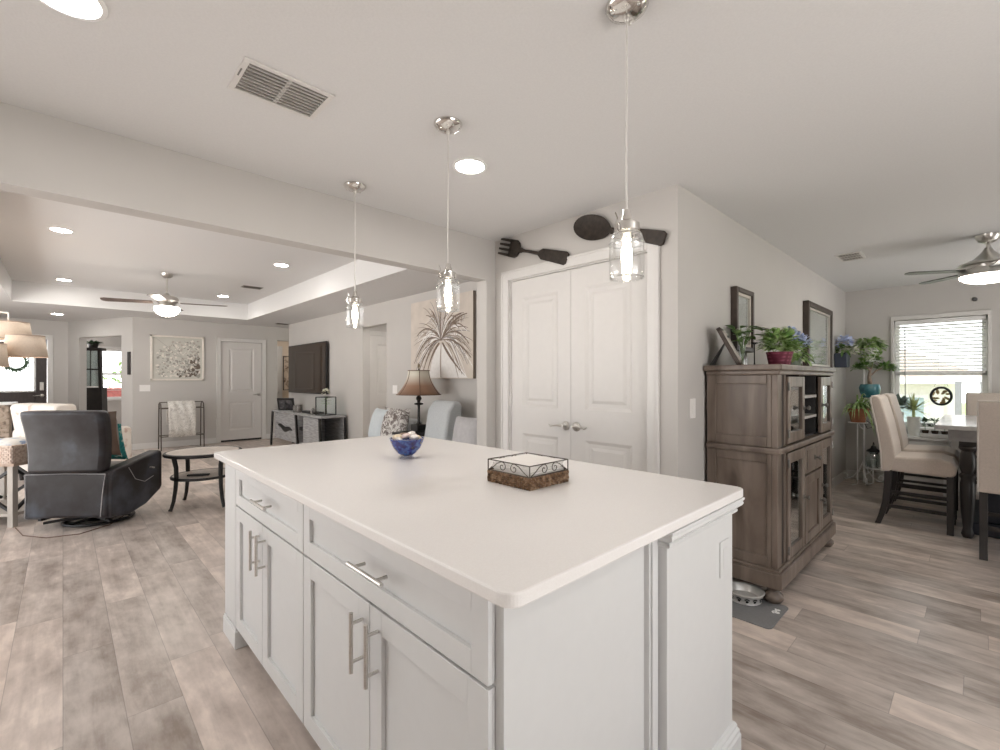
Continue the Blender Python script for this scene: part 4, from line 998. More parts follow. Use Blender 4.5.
# ---- seating along the painting wall
m_sofa = M('pale_blue_grey_fabric', (0.56, 0.59, 0.61), 0.95, var=0.05, scale=60, bump=0.1, sheen=0.2)
def sofa(y0, y1, label, name, top, by0, by1, arm=0.60):
    s = thing(name, label, 'sofa' if y1-y0 > 1.2 else 'armchair', (3.0, (y0+y1)/2, 0))
    MB().box(2.66, 3.36, y0, y1, 0.10, 0.28).build('base', m_sofa, s, world=True, smooth=True, bevel=0.03, seg=3)
    MB().box(2.64, 3.12, y0+0.12, y1-0.12, 0.28, 0.44).build('seat_cushion', m_sofa, s, world=True, smooth=True, bevel=0.05, seg=4)
    dx = -0.14 if top > 1 else 0.0
    b = MB(); b.prism([(3.08+dx, 0.28), (3.34+dx, 0.28), (3.40+dx, top-0.05), (3.36+dx, top), (3.28+dx, top), (3.20+dx, top-0.10)], by0, by1, 'y')
    b.build('backrest', m_sofa, s, world=True, smooth=True, bevel=0.07, seg=4)
    for a, c_ in ((y0, y0+0.12), (y1-0.12, y1)):
        MB().box(2.66, 3.32, a, c_, 0.10, arm).build('arm', m_sofa, s, world=True, smooth=True, bevel=0.05, seg=4)
    for x in (2.72, 3.30):
        for y_ in (y0+0.06, y1-0.06): MB().lathe([(0.022, 0), (0.03, 0.10)], (x, y_, 0), 12).build('foot', m_espresso, s, world=True)
    return s
sofa(4.93, 5.98, 'pale blue grey armchair along the wall left of the table lamp', 'armchair', 0.78, 5.00, 5.90, 0.47)
sofa(3.20, 4.40, 'pale blue armchair with a tall narrow back under the palm painting right of the lamp', 'armchair', 1.05, 4.02, 4.43, 0.47)
def pil(loc, w_, h_, rz, rx, mat, label, d=0.16):
    o = MB().pillow(w_, h_, d, Matrix.Rotation(R(90-rx), 4, 'X')).build('throw_pillow', mat, None, smooth=True)
    o.location = loc; o.rotation_euler = (0, 0, R(rz)); tag(o, label, 'pillow')
pil((3.00, 5.46, 0.70), 0.46, 0.44, -100, 14, M('ice_blue_fabric', (0.60, 0.65, 0.68), 0.95, var=0.04, bump=0.1), 'plain ice blue throw pillow on the pale armchair left of the patterned pillow')
pil((3.03, 5.11, 0.71), 0.48, 0.46, -80, 14, ramp3('paisley_fabric', [(0.16, 0.13, 0.12), (0.45, 0.42, 0.40), (0.72, 0.70, 0.67)], 14, 0.9, dist=2.5, pos=[0.4, 0.5, 0.58]), 'grey paisley patterned throw pillow on the pale armchair behind the blue bowl')
pil((2.98, 3.60, 0.69), 0.42, 0.46, -85, 10, M('silver_grey_fabric', (0.50, 0.49, 0.50), 0.7, var=0.06, bump=0.1), 'silver grey throw pillow in the armchair below the palm painting')

# ---- end table and bell shaded lamp
et = thing('end_table', 'small black end table under the brown shaded lamp', 'table', (3.05, 4.65, 0))
MB().box(2.86, 3.34, 4.46, 4.88, 0.635, 0.66).build('top', m_black, et, world=True, bevel=0.004)
MB().box(2.89, 3.31, 4.49, 4.85, 0.56, 0.635).build('apron', m_black, et, world=True)
for x in (2.91, 3.29):
    for y_ in (4.51, 4.83): MB().bar((x, y_, 0), (x, y_, 0.6), 0.04, 0.04).build('leg', m_black, et, world=True)
tl = thing('table_lamp', 'black column table lamp with a brown ombre bell shade', 'lamp', (3.07, 4.62, 0.66))
b = MB(); b.box(-0.085, 0.085, -0.085, 0.085, 0, 0.025).box(-0.07, 0.07, -0.07, 0.07, 0.025, 0.10); b.build('base', m_black, tl, bevel=0.006)
MB().lathe([(0.05, 0.10), (0.022, 0.115), (0.016, 0.14), (0.014, 0.30), (0.018, 0.33), (0.050, 0.335), (0.055, 0.345), (0.05, 0.352), (0.018, 0.36), (0.022, 0.385), (0.034, 0.40), (0.030, 0.425), (0.015, 0.44), (0.008, 0.47), (0.008, 0.76)], seg=20).build('column', m_black, tl, smooth=True)
def shade_mat():
    m = bpy.data.materials.new('ombre_shade'); m.use_nodes = True; t = m.node_tree; n = t.nodes; b_ = n['Principled BSDF']
    c_ = n.new('ShaderNodeTexCoord'); s_ = n.new('ShaderNodeSeparateXYZ'); t.links.new(c_.outputs['Object'], s_.inputs[0])
    mr = n.new('ShaderNodeMapRange'); mr.inputs['From Min'].default_value = 0.45; mr.inputs['From Max'].default_value = 0.73; t.links.new(s_.outputs['Z'], mr.inputs[0])
    r = n.new('ShaderNodeValToRGB'); t.links.new(mr.outputs[0], r.inputs[0]); e = r.color_ramp.elements
    e[0].color = (0.20, 0.10, 0.055, 1); e[1].color = (0.72, 0.68, 0.58, 1); e[1].position = 0.85
    q = e.new(0.4); q.color = (0.33, 0.19, 0.12, 1)
    t.links.new(r.outputs[0], b_.inputs['Base Color']); b_.inputs['Roughness'].default_value = 0.5; b_.inputs['Sheen Weight'].default_value = 0.3
    return m
m_shade = shade_mat()
b = MB(); prev = None; sg = 6
for k in range(9):
    t = k/8; z = 0.455+0.285*t; r = 0.125+0.135*(1-t)**1.9
    ring = []
    for i in range(48):
        a = 2*PI*i/48; seg_a = (a % (2*PI/sg))-PI/sg; rr = r*(0.93+0.07*math.cos(PI/sg)/math.cos(seg_a))
        ring.append(b._v((rr*math.cos(a), rr*math.sin(a), z)))
    if prev:
        for i in range(48): b._f([prev[i], prev[(i+1) % 48], ring[(i+1) % 48], ring[i]])
    prev = ring
sh_ = b.build('lamp_shade', m_shade, tl, smooth=True, solid=0.004)
b = MB()
for k in range(6):
    a = 2*PI*k/6; b.tube([((0.128+0.137*(1-t)**1.9)*math.cos(a), (0.128+0.137*(1-t)**1.9)*math.sin(a), 0.455+0.285*t) for t in [i/8 for i in range(9)]], 0.004, 5)
for r, z in ((0.262, 0.455), (0.127, 0.74)): b.tube([(r*math.cos(2*PI*i/40), r*math.sin(2*PI*i/40), z) for i in range(40)], 0.005, 6, closed=True)
b.build('shade_trim', M('brown_trim', (0.14, 0.08, 0.05), 0.7), sh_)
MB().lathe([(0.006, 0.75), (0.006, 0.775), (0.012, 0.785), (0.016, 0.80), (0.010, 0.815), (0.003, 0.83), (0, 0.832)], seg=14).build('finial', M('antique_brass', (0.30, 0.24, 0.16), 0.35, 0.9), tl, smooth=True)
b = MB(); b.box(2.87, 3.10, 4.41, 4.54, 0.66, 0.668); b.box(2.87, 3.10, 4.41, 4.417, 0.668, 0.69).box(2.87, 3.10, 4.533, 4.54, 0.668, 0.69).box(2.87, 2.877, 4.41, 4.54, 0.668, 0.69).box(3.093, 3.10, 4.41, 4.54, 0.668, 0.69)
tag(b.build('tray', m_black), 'small black tray on the end table beside the lamp base', 'tray')

# ---- farmhouse end table at the left edge
m_wash = ramp3('whitewashed_wood', [(0.40, 0.36, 0.32), (0.58, 0.54, 0.49)], 7, 0.6, stretch=(1, 1, 0.3))
ft = thing('farmhouse_table', 'whitewashed side table with black X braces left of the recliner', 'table', (-0.32, 5.87, 0), R(48))
b = MB(); b.box(-0.03, 0.53, -0.04, 0.62, 0.535, 0.565); b.build('top', M('tan_wood_top', (0.55, 0.42, 0.33), 0.5, var=0.12, scale=8, stretch=(1, 8, 1)), ft, bevel=0.003)
for x in (0.0, 0.50):
    for y_ in (0.0, 0.58): MB().bar((x, y_, 0), (x, y_, 0.535), 0.048, 0.048).build('leg', m_wash, ft, bevel=0.003)
MB().box(0.0, 0.50, 0.0, 0.58, 0.09, 0.115).build('lower_shelf', m_wash, ft)
for x in (0.0, 0.50):
    b = MB(); b.bar((x, 0.03, 0.49), (x, 0.55, 0.14), 0.022, 0.022).bar((x+0.004, 0.03, 0.14), (x+0.004, 0.55, 0.49), 0.022, 0.022); b.build('x_brace', m_black, ft)
for y_ in (0.0, 0.58):
    b = MB(); b.bar((0.03, y_, 0.49), (0.47, y_, 0.14), 0.022, 0.022).bar((0.03, y_+0.004, 0.14), (0.47, y_+0.004, 0.49), 0.022, 0.022); b.build('x_brace', m_black, ft)
wb = thing('woven_basket', 'square pale woven basket sitting on the whitewashed side table', 'basket', (-0.335, 6.03, 0.566), R(48))
m_woven = ramp3('pale_weave', [(0.44, 0.32, 0.25), (0.66, 0.53, 0.45), (0.74, 0.64, 0.57)], 45, 0.8)
b = MB(); h = 0.15
for k in range(20):
    for j in range(9):
        z = 0.012+j*0.0165; o_ = 0.004 if (k+j) % 2 else 0.0
        t = -0.19+0.38*(k+0.5)/20
        b.cbox((t, -0.19-o_/2, z), (0.0195, 0.010+o_, 0.015)).cbox((t, 0.19+o_/2, z), (0.0195, 0.010+o_, 0.015)).cbox((-0.19-o_/2, t, z), (0.010+o_, 0.0195, 0.015)).cbox((0.19+o_/2, t, z), (0.010+o_, 0.0195, 0.015))
b.box(-0.19, 0.19, -0.19, 0.19, 0, 0.006); b.build('weave', m_woven, wb)
MB().tube([(-0.19, -0.19, h), (0.19, -0.19, h), (0.19, 0.19, h), (-0.19, 0.19, h)], 0.010, 8, closed=True).build('rim', m_woven, wb)
o = MB().pillow(0.36, 0.36, 0.14).build('folded_cloth', ramp3('blue_white_cloth', [(0.25, 0.33, 0.48), (0.70, 0.72, 0.72), (0.78, 0.78, 0.75)], 12, 0.95, pos=[0.36, 0.46, 0.6]), None, smooth=True)
o.location = (-0.335, 6.03, 0.70); o.rotation_euler = (0, 0, R(48)); tag(o, 'blue and white printed cloth bundled in the pale woven basket', 'cloth')

# ---- three shade floor lamp
m_cream = M('cream_linen_shade', (0.78, 0.66, 0.54), 0.9, var=0.05, scale=80, bump=0.05)
fll = thing('floor_lamp', 'white floor lamp with three cream drum shades hanging on arms', 'floor lamp', (-0.72, 6.62, 0), R(-43.66))
MB().lathe([(0, 0), (0.15, 0), (0.15, 0.02), (0.02, 0.035), (0, 0.035)], seg=32, cap=False).build('base', m_white, fll, smooth=True)
MB().tube([(0, 0, 0.03), (0, 0, 1.95)], 0.014, 12).build('pole', m_white, fll)
for (x, y_, z0, r0, r1, hh) in ((0.15, 0.31, 1.70, 0.175, 0.150, 0.175), (0.635, 0.01, 1.505, 0.150, 0.128, 0.205), (0.59, -0.29, 1.41, 0.145, 0.125, 0.205)):
    za = z0+hh+0.09 if z0 > 1.6 else z0+hh*0.75
    MB().tube([(0, 0, za), (x, y_, za), (x, y_, z0+hh*0.70)], 0.009, 8).build('arm', m_white, fll)
    s_ = MB().lathe([(r0, z0), (r1, z0+hh)], (x, y_, 0), 40, cap=False).build('lamp_shade', m_cream, fll, smooth=True, solid=0.004)
    for r, z in ((r0+0.001, z0+0.004), (r1+0.001, z0+hh-0.004)):
        MB().tube([(x+r*math.cos(2*PI*i/40), y_+r*math.sin(2*PI*i/40), z) for i in range(40)], 0.005, 6, closed=True).build('shade_trim', M('beige_trim', (0.52, 0.40, 0.32), 0.8), s_)
    MB().tube([(x-r1, y_, z0+hh-0.01), (x+r1, y_, z0+hh-0.01)], 0.003, 5).build('shade_spider', m_white, s_)
    MB().ball((x, y_, z0+hh*0.55), 0.035, 14, 8).build('bulb', M('warm_lamp_bulb', (0.9, 0.9, 0.9), 0.5, emit=(1, 0.74, 0.5), es=14), fll, smooth=True)
o = MB().tube([(-0.30, 5.80, 0.004), (-0.24, 5.47, 0.004), (-0.10, 5.26, 0.004), (0.10, 5.20, 0.004), (0.30, 5.35, 0.004), (0.42, 5.62, 0.004)], 0.004, 6).build('power_cord', M('brown_cord', (0.18, 0.11, 0.08), 0.6), None, smooth=True)
tag(o, 'thin brown power cord lying on the floor behind the recliner', 'cord')

# ---- ivory armchair behind the recliner
m_ivory = ramp3('ivory_floral_fabric', [(0.55, 0.42, 0.36), (0.74, 0.69, 0.63), (0.78, 0.74, 0.69)], 9, 0.95, pos=[0.3, 0.40, 0.6])
ac = thing('floral_armchair', 'ivory floral armchair whose top shows above the grey recliner', 'armchair', (-0.20, 8.15, 0), R(30))
MB().box(-0.05, 0.72, -0.42, 0.42, 0.12, 0.32).build('base', m_ivory, ac, smooth=True, bevel=0.04, seg=3)
MB().box(0.12, 0.74, -0.32, 0.32, 0.32, 0.48).build('seat_cushion', m_ivory, ac, smooth=True, bevel=0.05, seg=4)
MB().prism([(0.0, 0.3), (0.22, 0.3), (0.14, 0.97), (0.10, 0.99), (-0.06, 0.99), (-0.10, 0.95)], -0.42, 0.42, 'y').build('backrest', m_ivory, ac, smooth=True, bevel=0.05, seg=4)
for s in (-1, 1):
    MB().box(0.0, 0.70, s*0.50-0.09, s*0.50+0.09, 0.12, 0.66).build('arm', m_ivory, ac, smooth=True, bevel=0.06, seg=4)
    for x in (0.02, 0.64): MB().lathe([(0.02, 0), (0.03, 0.13)], (x, s*0.40, 0), 12).build('foot', m_espresso, ac)

# ---- entry table with a plant
en = thing('entry_table', 'white topped carved table standing before the front door', 'table', (-0.78, 10.6, 0))
MB().prism(rrect(-1.25, -0.53, 10.3, 10.9, 0.06), 0.90, 0.93).build('top', m_white, en, world=True, bevel=0.006)
MB().box(-1.20, -0.60, 10.36, 10.84, 0.10, 0.90).build('case', ramp3('carved_brown', [(0.10, 0.07, 0.055), (0.42, 0.34, 0.27), (0.55, 0.46, 0.38)], 12, 0.7, dist=1.5), en, world=True, bevel=0.01)
for x in (-1.17, -0.63):
    for y_ in (10.39, 10.81): MB().lathe([(0.03, 0), (0.04, 0.05), (0.03, 0.10)], (x, y_, 0), 14).build('foot', m_espresso, en, world=True)
pl = thing('potted_plant', 'round bright green plant in a dark pot on the entry table', 'potted plant', (-0.85, 10.55, 0.93))
MB().lathe([(0, 0), (0.06, 0), (0.085, 0.12), (0.075, 0.12), (0.07, 0.10), (0, 0.10)], seg=20, cap=False).build('pot', m_espresso, pl, smooth=True)
b = MB(); rnd = random.Random(31)
for i in range(170):
    a, e = rnd.uniform(0, 2*PI), rnd.uniform(-0.4, 1.5); d = Vector((math.cos(a)*math.cos(e), math.sin(a)*math.cos(e), math.sin(e)))
    b.leaf(Vector((0, 0, 0.24))+d*0.08, d+Vector((rnd.uniform(-.4, .4), rnd.uniform(-.4, .4), 0)), 0.08, 0.03, 0.1)
b.build('foliage', m_leaf_lt, pl)

# ---- study: dark hutch and plant on it
m_blackwood = M('black_brown_wood', (0.022, 0.018, 0.016), 0.3, var=0.3, scale=10)
hu = thing('display_hutch', 'tall dark hutch with a tapering frame standing in the study opening', 'cabinet', (0.47, 12.85, 0), R(-28))
for s in (-1, 1):
    MB().bar((s*0.22, -0.14, 0.0), (s*0.15, -0.10, 1.92), 0.07, 0.05).build('side_post', m_blackwood, hu)
MB().box(-0.19, 0.19, -0.14, 0.06, 1.89, 1.95).build('top', m_blackwood, hu, bevel=0.004)
MB().prism([(-0.20, 0.10), (0.20, 0.10), (0.175, 1.12), (-0.175, 1.12)], -0.13, 0.12, 'y').build('lower_case', m_blackwood, hu)
MB().box(-0.25, 0.25, -0.20, 0.14, 0.0, 0.10).build('plinth', m_blackwood, hu, bevel=0.01)
MB().prism([(-0.175, 1.15), (0.175, 1.15), (0.15, 1.89), (-0.15, 1.89)], -0.115, -0.11, 'y').build('glass_panel', m_mirrorglass, hu)
b = MB(); b.bar((-0.16, -0.12, 1.50), (0.16, -0.12, 1.50), 0.012, 0.03).bar((0, -0.12, 1.15), (0, -0.12, 1.9), 0.012, 0.012); b.build('glazing_bar', m_blackwood, hu)
pl = thing('potted_plant', 'leafy plant in a dark bowl on top of the dark hutch in the study', 'potted plant', (0.46, 12.83, 1.95))
MB().lathe([(0, 0), (0.07, 0), (0.10, 0.09), (0.09, 0.09), (0.085, 0.07), (0, 0.07)], seg=20, cap=False).build('bowl', m_espresso, pl, smooth=True)
b = MB()
for i in range(60):
    a = rnd.uniform(0, 2*PI); b.leaf((0.03*math.cos(a), 0.03*math.sin(a), 0.07), (math.cos(a), math.sin(a), rnd.uniform(0.3, 1.6)), rnd.uniform(0.10, 0.20), 0.05, 0.4)
b.build('foliage', m_leaf_dk, pl)
hp = thing('hall_picture', 'narrow brown patterned picture on the beige hall wall past the television', 'picture', (4.15, 12.2, 1.45))
F = face((4.15, 12.2, 1.45), '-y')
MB(F).box(-0.10, 0.10, -0.42, 0.42, 0, 0.02).build('panel', ramp3('brown_pattern', [(0.18, 0.11, 0.07), (0.60, 0.50, 0.40), (0.70, 0.60, 0.48)], 9, 0.8, dist=1.0), hp, world=True)
b = MB(F); b.box(-0.115, -0.10, -0.435, 0.435, 0, 0.03).box(0.10, 0.115, -0.435, 0.435, 0, 0.03).box(-0.115, 0.115, 0.42, 0.435, 0, 0.03).box(-0.115, 0.115, -0.435, -0.42, 0, 0.03); b.build('frame', m_espresso, hp, world=True)

# ---- ceiling fan, living room
def fan(loc, drop, blades, Rb, mb_, bw, label, bowl, mot, pitch=12, es=0.9):
    f = thing('ceiling_fan', label, 'ceiling fan', loc, R(-43.66))
    MB().lathe([(0.075, 0), (0.072, -0.02), (0.055, -0.05), (0.025, -0.065), (0, -0.065)], seg=32, cap=False).build('canopy', m_nickel, f, smooth=True)
    MB().tube([(0, 0, -0.06), (0, 0, -drop)], 0.013, 12).build('downrod', m_nickel, f)
    MB().lathe([(r, z-drop) for r, z in mot], seg=40, cap=False).build('motor_housing', m_nickel, f, smooth=True)
    zb = -drop+blades[1]
    for a in blades[0]:
        T = Matrix.Rotation(R(a), 4, 'Z'); b = MB(T @ Matrix.Translation((0, 0, zb)) @ Matrix.Rotation(R(pitch), 4, 'X'))
        r0 = 0.16
        b.prism([(r0, -bw*0.38), (Rb-0.05, -bw*0.5), (Rb-0.01, -bw*0.35), (Rb, 0), (Rb-0.01, bw*0.35), (Rb-0.05, bw*0.5), (r0, bw*0.38)], -0.004, 0.004)
        bl_ = b.build('blade', mb_, f, bevel=0.002)
        b = MB(T); b.prism([(0.07, -0.022), (0.14, -0.016), (0.20, -0.035), (0.235, 0), (0.20, 0.035), (0.14, 0.016), (0.07, 0.022)], zb+0.004, zb+0.012); b.build('blade_iron', m_nickel, bl_)
    MB().lathe([(r, z-drop) for r, z in bowl], seg=36, cap=False).build('light_bowl', M('frosted_bowl' if es < 2 else 'added_glow_bowl', (0.86, 0.84, 0.80), 0.5, emit=(1, 0.93, 0.82), es=es), f, smooth=True)  # strong bowl glow is added to brighten the walls around
    return f
m_blade = ramp3('walnut_blade', [(0.09, 0.065, 0.055), (0.17, 0.13, 0.11)], 8, 0.45, stretch=(1, 10, 1))
f1 = fan((1.03, 7.68, T2), 0.27, ([204, 294, 24, 114], -0.13), 0.72, m_blade, 0.13, 'nickel ceiling fan with walnut blades hanging from the living room tray ceiling',
    [(0.13, -0.185), (0.145, -0.20), (0.142, -0.235), (0.12, -0.275), (0.075, -0.305), (0.025, -0.318), (0.0, -0.32)],
    [(0.02, 0.0), (0.03, -0.02), (0.05, -0.03), (0.12, -0.05), (0.135, -0.075), (0.135, -0.11), (0.10, -0.14), (0.085, -0.16), (0.13, -0.18), (0.14, -0.19), (0, -0.19)], 12, 16.0)
MB().lathe([(0.012, -0.585), (0.014, -0.60), (0.006, -0.612), (0, -0.615)], seg=12).build('finial', m_nickel, f1, smooth=True)
# ================================================================== DINING ROOM
# ---- grey brown display cabinet (front faces -Y)
m_cab = ramp3('weathered_grey_brown', [(0.085, 0.062, 0.048), (0.155, 0.118, 0.094), (0.235, 0.190, 0.160)], 9, 0.34, stretch=(1.0, 1.0, 0.22), detail=6, pos=[0.3, 0.5, 0.72], dist=0.6, spec=0.6)
m_cabtop = ramp3('weathered_grey_top', [(0.12, 0.095, 0.082), (0.20, 0.165, 0.145)], 9, 0.33, stretch=(0.22, 1.0, 1.0), spec=0.6)
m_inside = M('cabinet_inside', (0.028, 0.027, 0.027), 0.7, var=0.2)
m_pewter = M('dark_pewter', (0.22, 0.21, 0.20), 0.35, 0.9, var=0.2)
cb = thing('display_cabinet', 'weathered grey brown display cabinet with glass doors against the dining wall', 'cabinet', (3.665, 1.01, 0))
CX0, CX1, CY0, CY1 = 2.965, 4.33, 0.802, 1.20
def framed_side(z0, z1):
    b = MB()
    b.box(CX0+0.012, CX0+0.024, CY0+0.031, CY1, z0, z1)
    b.box(CX0, CX0+0.014, CY0+0.0305, CY0+0.055, z0, z1).box(CX0, CX0+0.014, CY1-0.055, CY1, z0, z1).box(CX0, CX0+0.014, CY0+0.055, CY1-0.055, z0, z0+0.06).box(CX0, CX0+0.014, CY0+0.055, CY1-0.055, z1-0.055, z1)
    return b.build('side_panel', m_cab, cb, world=True, bevel=0.004)
framed_side(0.90, 1.325); framed_side(0.205, 0.865)
b = MB(); b.box(CX1-0.02, CX1, CY0, CY1, 0.2, 1.33).box(CX0+0.02, CX1-0.02, CY1-0.015, CY1, 0.2, 1.33); b.build('back_and_end', m_cab, cb, world=True)
b = MB(); b.box(CX0-0.03, CX1+0.03, CY0-0.03, CY1+0.012, 1.352, 1.385).box(CX0-0.015, CX1+0.015, CY0-0.015, CY1, 1.325, 1.352); b.build('top', m_cab, cb, world=True, bevel=0.006)
b = MB(); b.box(CX0-0.018, CX1+0.018, CY0-0.020, CY1, 0.865, 0.90); b.build('waist_moulding', m_cab, cb, world=True, bevel=0.008)
b = MB(); b.box(CX0-0.025, CX1+0.025, CY0-0.028, CY1, 0.095, 0.185).box(CX0-0.012, CX1+0.012, CY0-0.014, CY1, 0.185, 0.205); b.build('plinth', m_cab, cb, world=True, bevel=0.006)
for x in (CX0+0.03, CX1-0.03):
    for y_ in (CY0+0.03, CY1-0.05): MB().lathe([(0.02, 0), (0.042, 0.008), (0.055, 0.03), (0.052, 0.05), (0.034, 0.065), (0.030, 0.075), (0.040, 0.085), (0.040, 0.10), (0, 0.10)], (x, y_, 0), 24, cap=False).build('bun_foot', m_cab, cb, world=True, smooth=True)
b = MB()
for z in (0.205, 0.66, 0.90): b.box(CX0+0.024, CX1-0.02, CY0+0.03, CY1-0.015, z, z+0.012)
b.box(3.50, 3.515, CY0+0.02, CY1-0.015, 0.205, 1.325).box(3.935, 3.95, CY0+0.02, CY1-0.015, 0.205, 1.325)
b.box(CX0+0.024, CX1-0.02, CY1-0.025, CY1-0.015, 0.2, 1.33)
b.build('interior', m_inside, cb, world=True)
for z in (1.03, 1.17):
    MB().box(3.515, 3.935, CY0+0.012, CY1-0.03, z, z+0.018).build('shelf', M('pale_shelf_edge', (0.42, 0.40, 0.38), 0.4), cb, world=True)
# fluted corner posts and stiles of the face
for x0, x1 in ((CX0, 3.05), (3.105, 3.128), (4.30, CX1)):
    MB().box(x0, x1, CY0, CY0+0.03, 0.205, 0.865).build('face_stile', m_cab, cb, world=True, bevel=0.003)
    MB().box(x0, x1, CY0, CY0+0.03, 0.90, 1.325).build('face_stile', m_cab, cb, world=True, bevel=0.003)
b = MB(); [b.box(3.05+0.011*k, 3.05+0.011*k+0.007, CY0+0.006, CY0+0.03, z0, z1) for k in range(5) for z0, z1 in ((0.205, 0.865), (0.90, 1.325))]; b.box(3.05, 3.105, CY0+0.014, CY0+0.03, 0.205, 0.865).box(3.05, 3.105, CY0+0.014, CY0+0.03, 0.90, 1.325); b.build('fluted_post', M('dark_fluting', (0.05, 0.043, 0.04), 0.4), cb, world=True)
def glass_door(x0, x1, z0, z1, knob, rail=0.055):
    b = MB(); y0, y1 = CY0-0.014, CY0+0.008
    b.box(x0, x0+rail, y0, y1, z0, z1).box(x1-rail, x1, y0, y1, z0, z1).box(x0+rail, x1-rail, y0, y1, z0, z0+rail+0.01).box(x0+rail, x1-rail, y0, y1, z1-rail-0.01, z1)
    d = b.build('door', m_cab, cb, world=True, bevel=0.004)
    MB().box(x0+rail, x1-rail, CY0-0.002, CY0+0.002, z0+rail, z1-rail).build('glass_pane', m_mirrorglass, d, world=True)
    if knob is not None:
        b = MB(); T = Matrix.Translation((knob, y0, (z0+z1)/2-0.0)) @ Matrix.Rotation(R(90), 4, 'X')
        b.lathe([(0.016, 0.0), (0.016, 0.004), (0.006, 0.008), (0.006, 0.018), (0.015, 0.026), (0.013, 0.034), (0, 0.036)], seg=16, cap=False, T=T); b.build('knob', m_pewter, d, world=True, smooth=True)
    for zz_ in (z0+0.06, z1-0.06): MB().tube([(x0 if x0 < 3.5 else x1, y0-0.002, zz_-0.025), (x0 if x0 < 3.5 else x1, y0-0.002, zz_+0.025)], 0.006, 8).build('hinge', m_pewter, d, world=True)
glass_door(3.13, 3.50, 0.912, 1.315, 3.475); glass_door(3.95, 4.295, 0.912, 1.315, 3.975)
glass_door(3.13, 3.50, 0.215, 0.855, 3.475); glass_door(3.95, 4.295, 0.215, 0.855, 3.975)
b = MB(); b.box(3.515, 3.935, CY0-0.016, CY0+0.01, 0.675, 0.855); d = b.build('drawer', m_cab, cb, world=True, bevel=0.004)
b = MB(); b.box(3.545, 3.905, CY0-0.022, CY0-0.016, 0.70, 0.83); b.build('drawer_panel', m_cab, d, world=True, bevel=0.006)
b = MB(); T = Matrix.Translation((3.725, CY0-0.022, 0.765)) @ Matrix.Rotation(R(90), 4, 'X')
b.lathe([(0.018, 0), (0.018, 0.004), (0.006, 0.008), (0.006, 0.02), (0.016, 0.028), (0.013, 0.037), (0, 0.039)], seg=16, cap=False, T=T); b.build('knob', m_pewter, d, world=True, smooth=True)
b = MB(); z0, z1, rl = 0.215, 0.66, 0.06
b.box(3.515, 3.515+rl, CY0-0.016, CY0+0.008, z0, z1).box(3.935-rl, 3.935, CY0-0.016, CY0+0.008, z0, z1).box(3.515+rl, 3.935-rl, CY0-0.016, CY0+0.008, z0, z0+rl).box(3.515+rl, 3.935-rl, CY0-0.016, CY0+0.008, z1-rl, z1)
b.box(3.515+rl, 3.935-rl, CY0-0.004, CY0+0.004, z0+rl, z1-rl); d = b.build('door', m_cab, cb, world=True, bevel=0.004)
b = MB(); T = Matrix.Translation((3.905, CY0-0.016, 0.44)) @ Matrix.Rotation(R(90), 4, 'X'); b.lathe([(0.016, 0), (0.006, 0.008), (0.006, 0.018), (0.015, 0.026), (0.013, 0.034), (0, 0.036)], seg=16, cap=False, T=T); b.build('knob', m_pewter, d, world=True, smooth=True)
# crockery inside behind the glass
m_china = M('white_china', (0.72, 0.74, 0.76), 0.25, var=0.03)
for k, (x, y_, z, h, r) in enumerate(((3.24, 1.02, 0.913, 0.10, 0.035), (3.33, 1.04, 0.913, 0.13, 0.035), (3.41, 1.02, 0.913, 0.10, 0.035), (3.24, 1.0, 0.673, 0.12, 0.05), (3.38, 1.03, 0.673, 0.10, 0.055))):
    o = MB().lathe([(0, 0), (r*0.6, 0), (r, h*0.5), (r*0.95, h), (r*0.88, h), (r*0.9, h*0.5), (0, h*0.15)], seg=20, cap=False).build('glass_tumbler', M('smoky_blue_glass', (0.16, 0.26, 0.36), 0.1, spec=0.8), None, smooth=True)
    o.location = (x, y_, z); tag(o, ('smoky blue tumbler behind the upper left glass door of the dark cabinet' if k < 3 else 'smoky blue tumbler behind the lower left glass door of the dark cabinet'), 'glass', 'tumblers in the upper left of the cabinet' if k < 3 else 'tumblers in the lower left of the cabinet')

# ---- on the cabinet
KT = 1.385
pf = thing('photo_frame', 'silver edged photo frame leaning on its black easel leg on the dark cabinet', 'photo frame', (3.075, 1.03, KT), R(-76))
T = Matrix.Rotation(R(-27), 4, 'Y')          # local +x is where it faces; leans back towards -x
b = MB()
for y0, y1, z0, z1 in ((-0.095, -0.07, 0, 0.265), (0.07, 0.095, 0, 0.265), (-0.095, 0.095, 0, 0.025), (-0.095, 0.095, 0.24, 0.265)): b.box(-0.018, 0.006, y0, y1, z0, z1, T)
b.build('frame', M('dark_frame_wood', (0.085, 0.065, 0.055), 0.45, var=0.2), pf, bevel=0.003)
b = MB()
for y0, y1, z0, z1 in ((-0.072, -0.058, 0.018, 0.248), (0.058, 0.072, 0.018, 0.248), (-0.072, 0.072, 0.018, 0.034), (-0.072, 0.072, 0.232, 0.248)): b.box(0.0, 0.014, y0, y1, z0, z1, T)
b.build('silver_liner', M('silver_leaf', (0.62, 0.60, 0.57), 0.3, 0.7), pf)
MB().box(-0.016, 0.003, -0.068, 0.068, 0.03, 0.24, T).build('photograph', ramp3('faded_photo', [(0.25, 0.22, 0.2), (0.5, 0.47, 0.43), (0.7, 0.67, 0.62)], 9, 0.25), pf)
MB().prism([(-0.085, 0.16), (-0.075, 0.19), (-0.155, 0.006), (-0.185, 0.0)], -0.035, 0.035, 'y').build('easel_leg', m_black, pf)

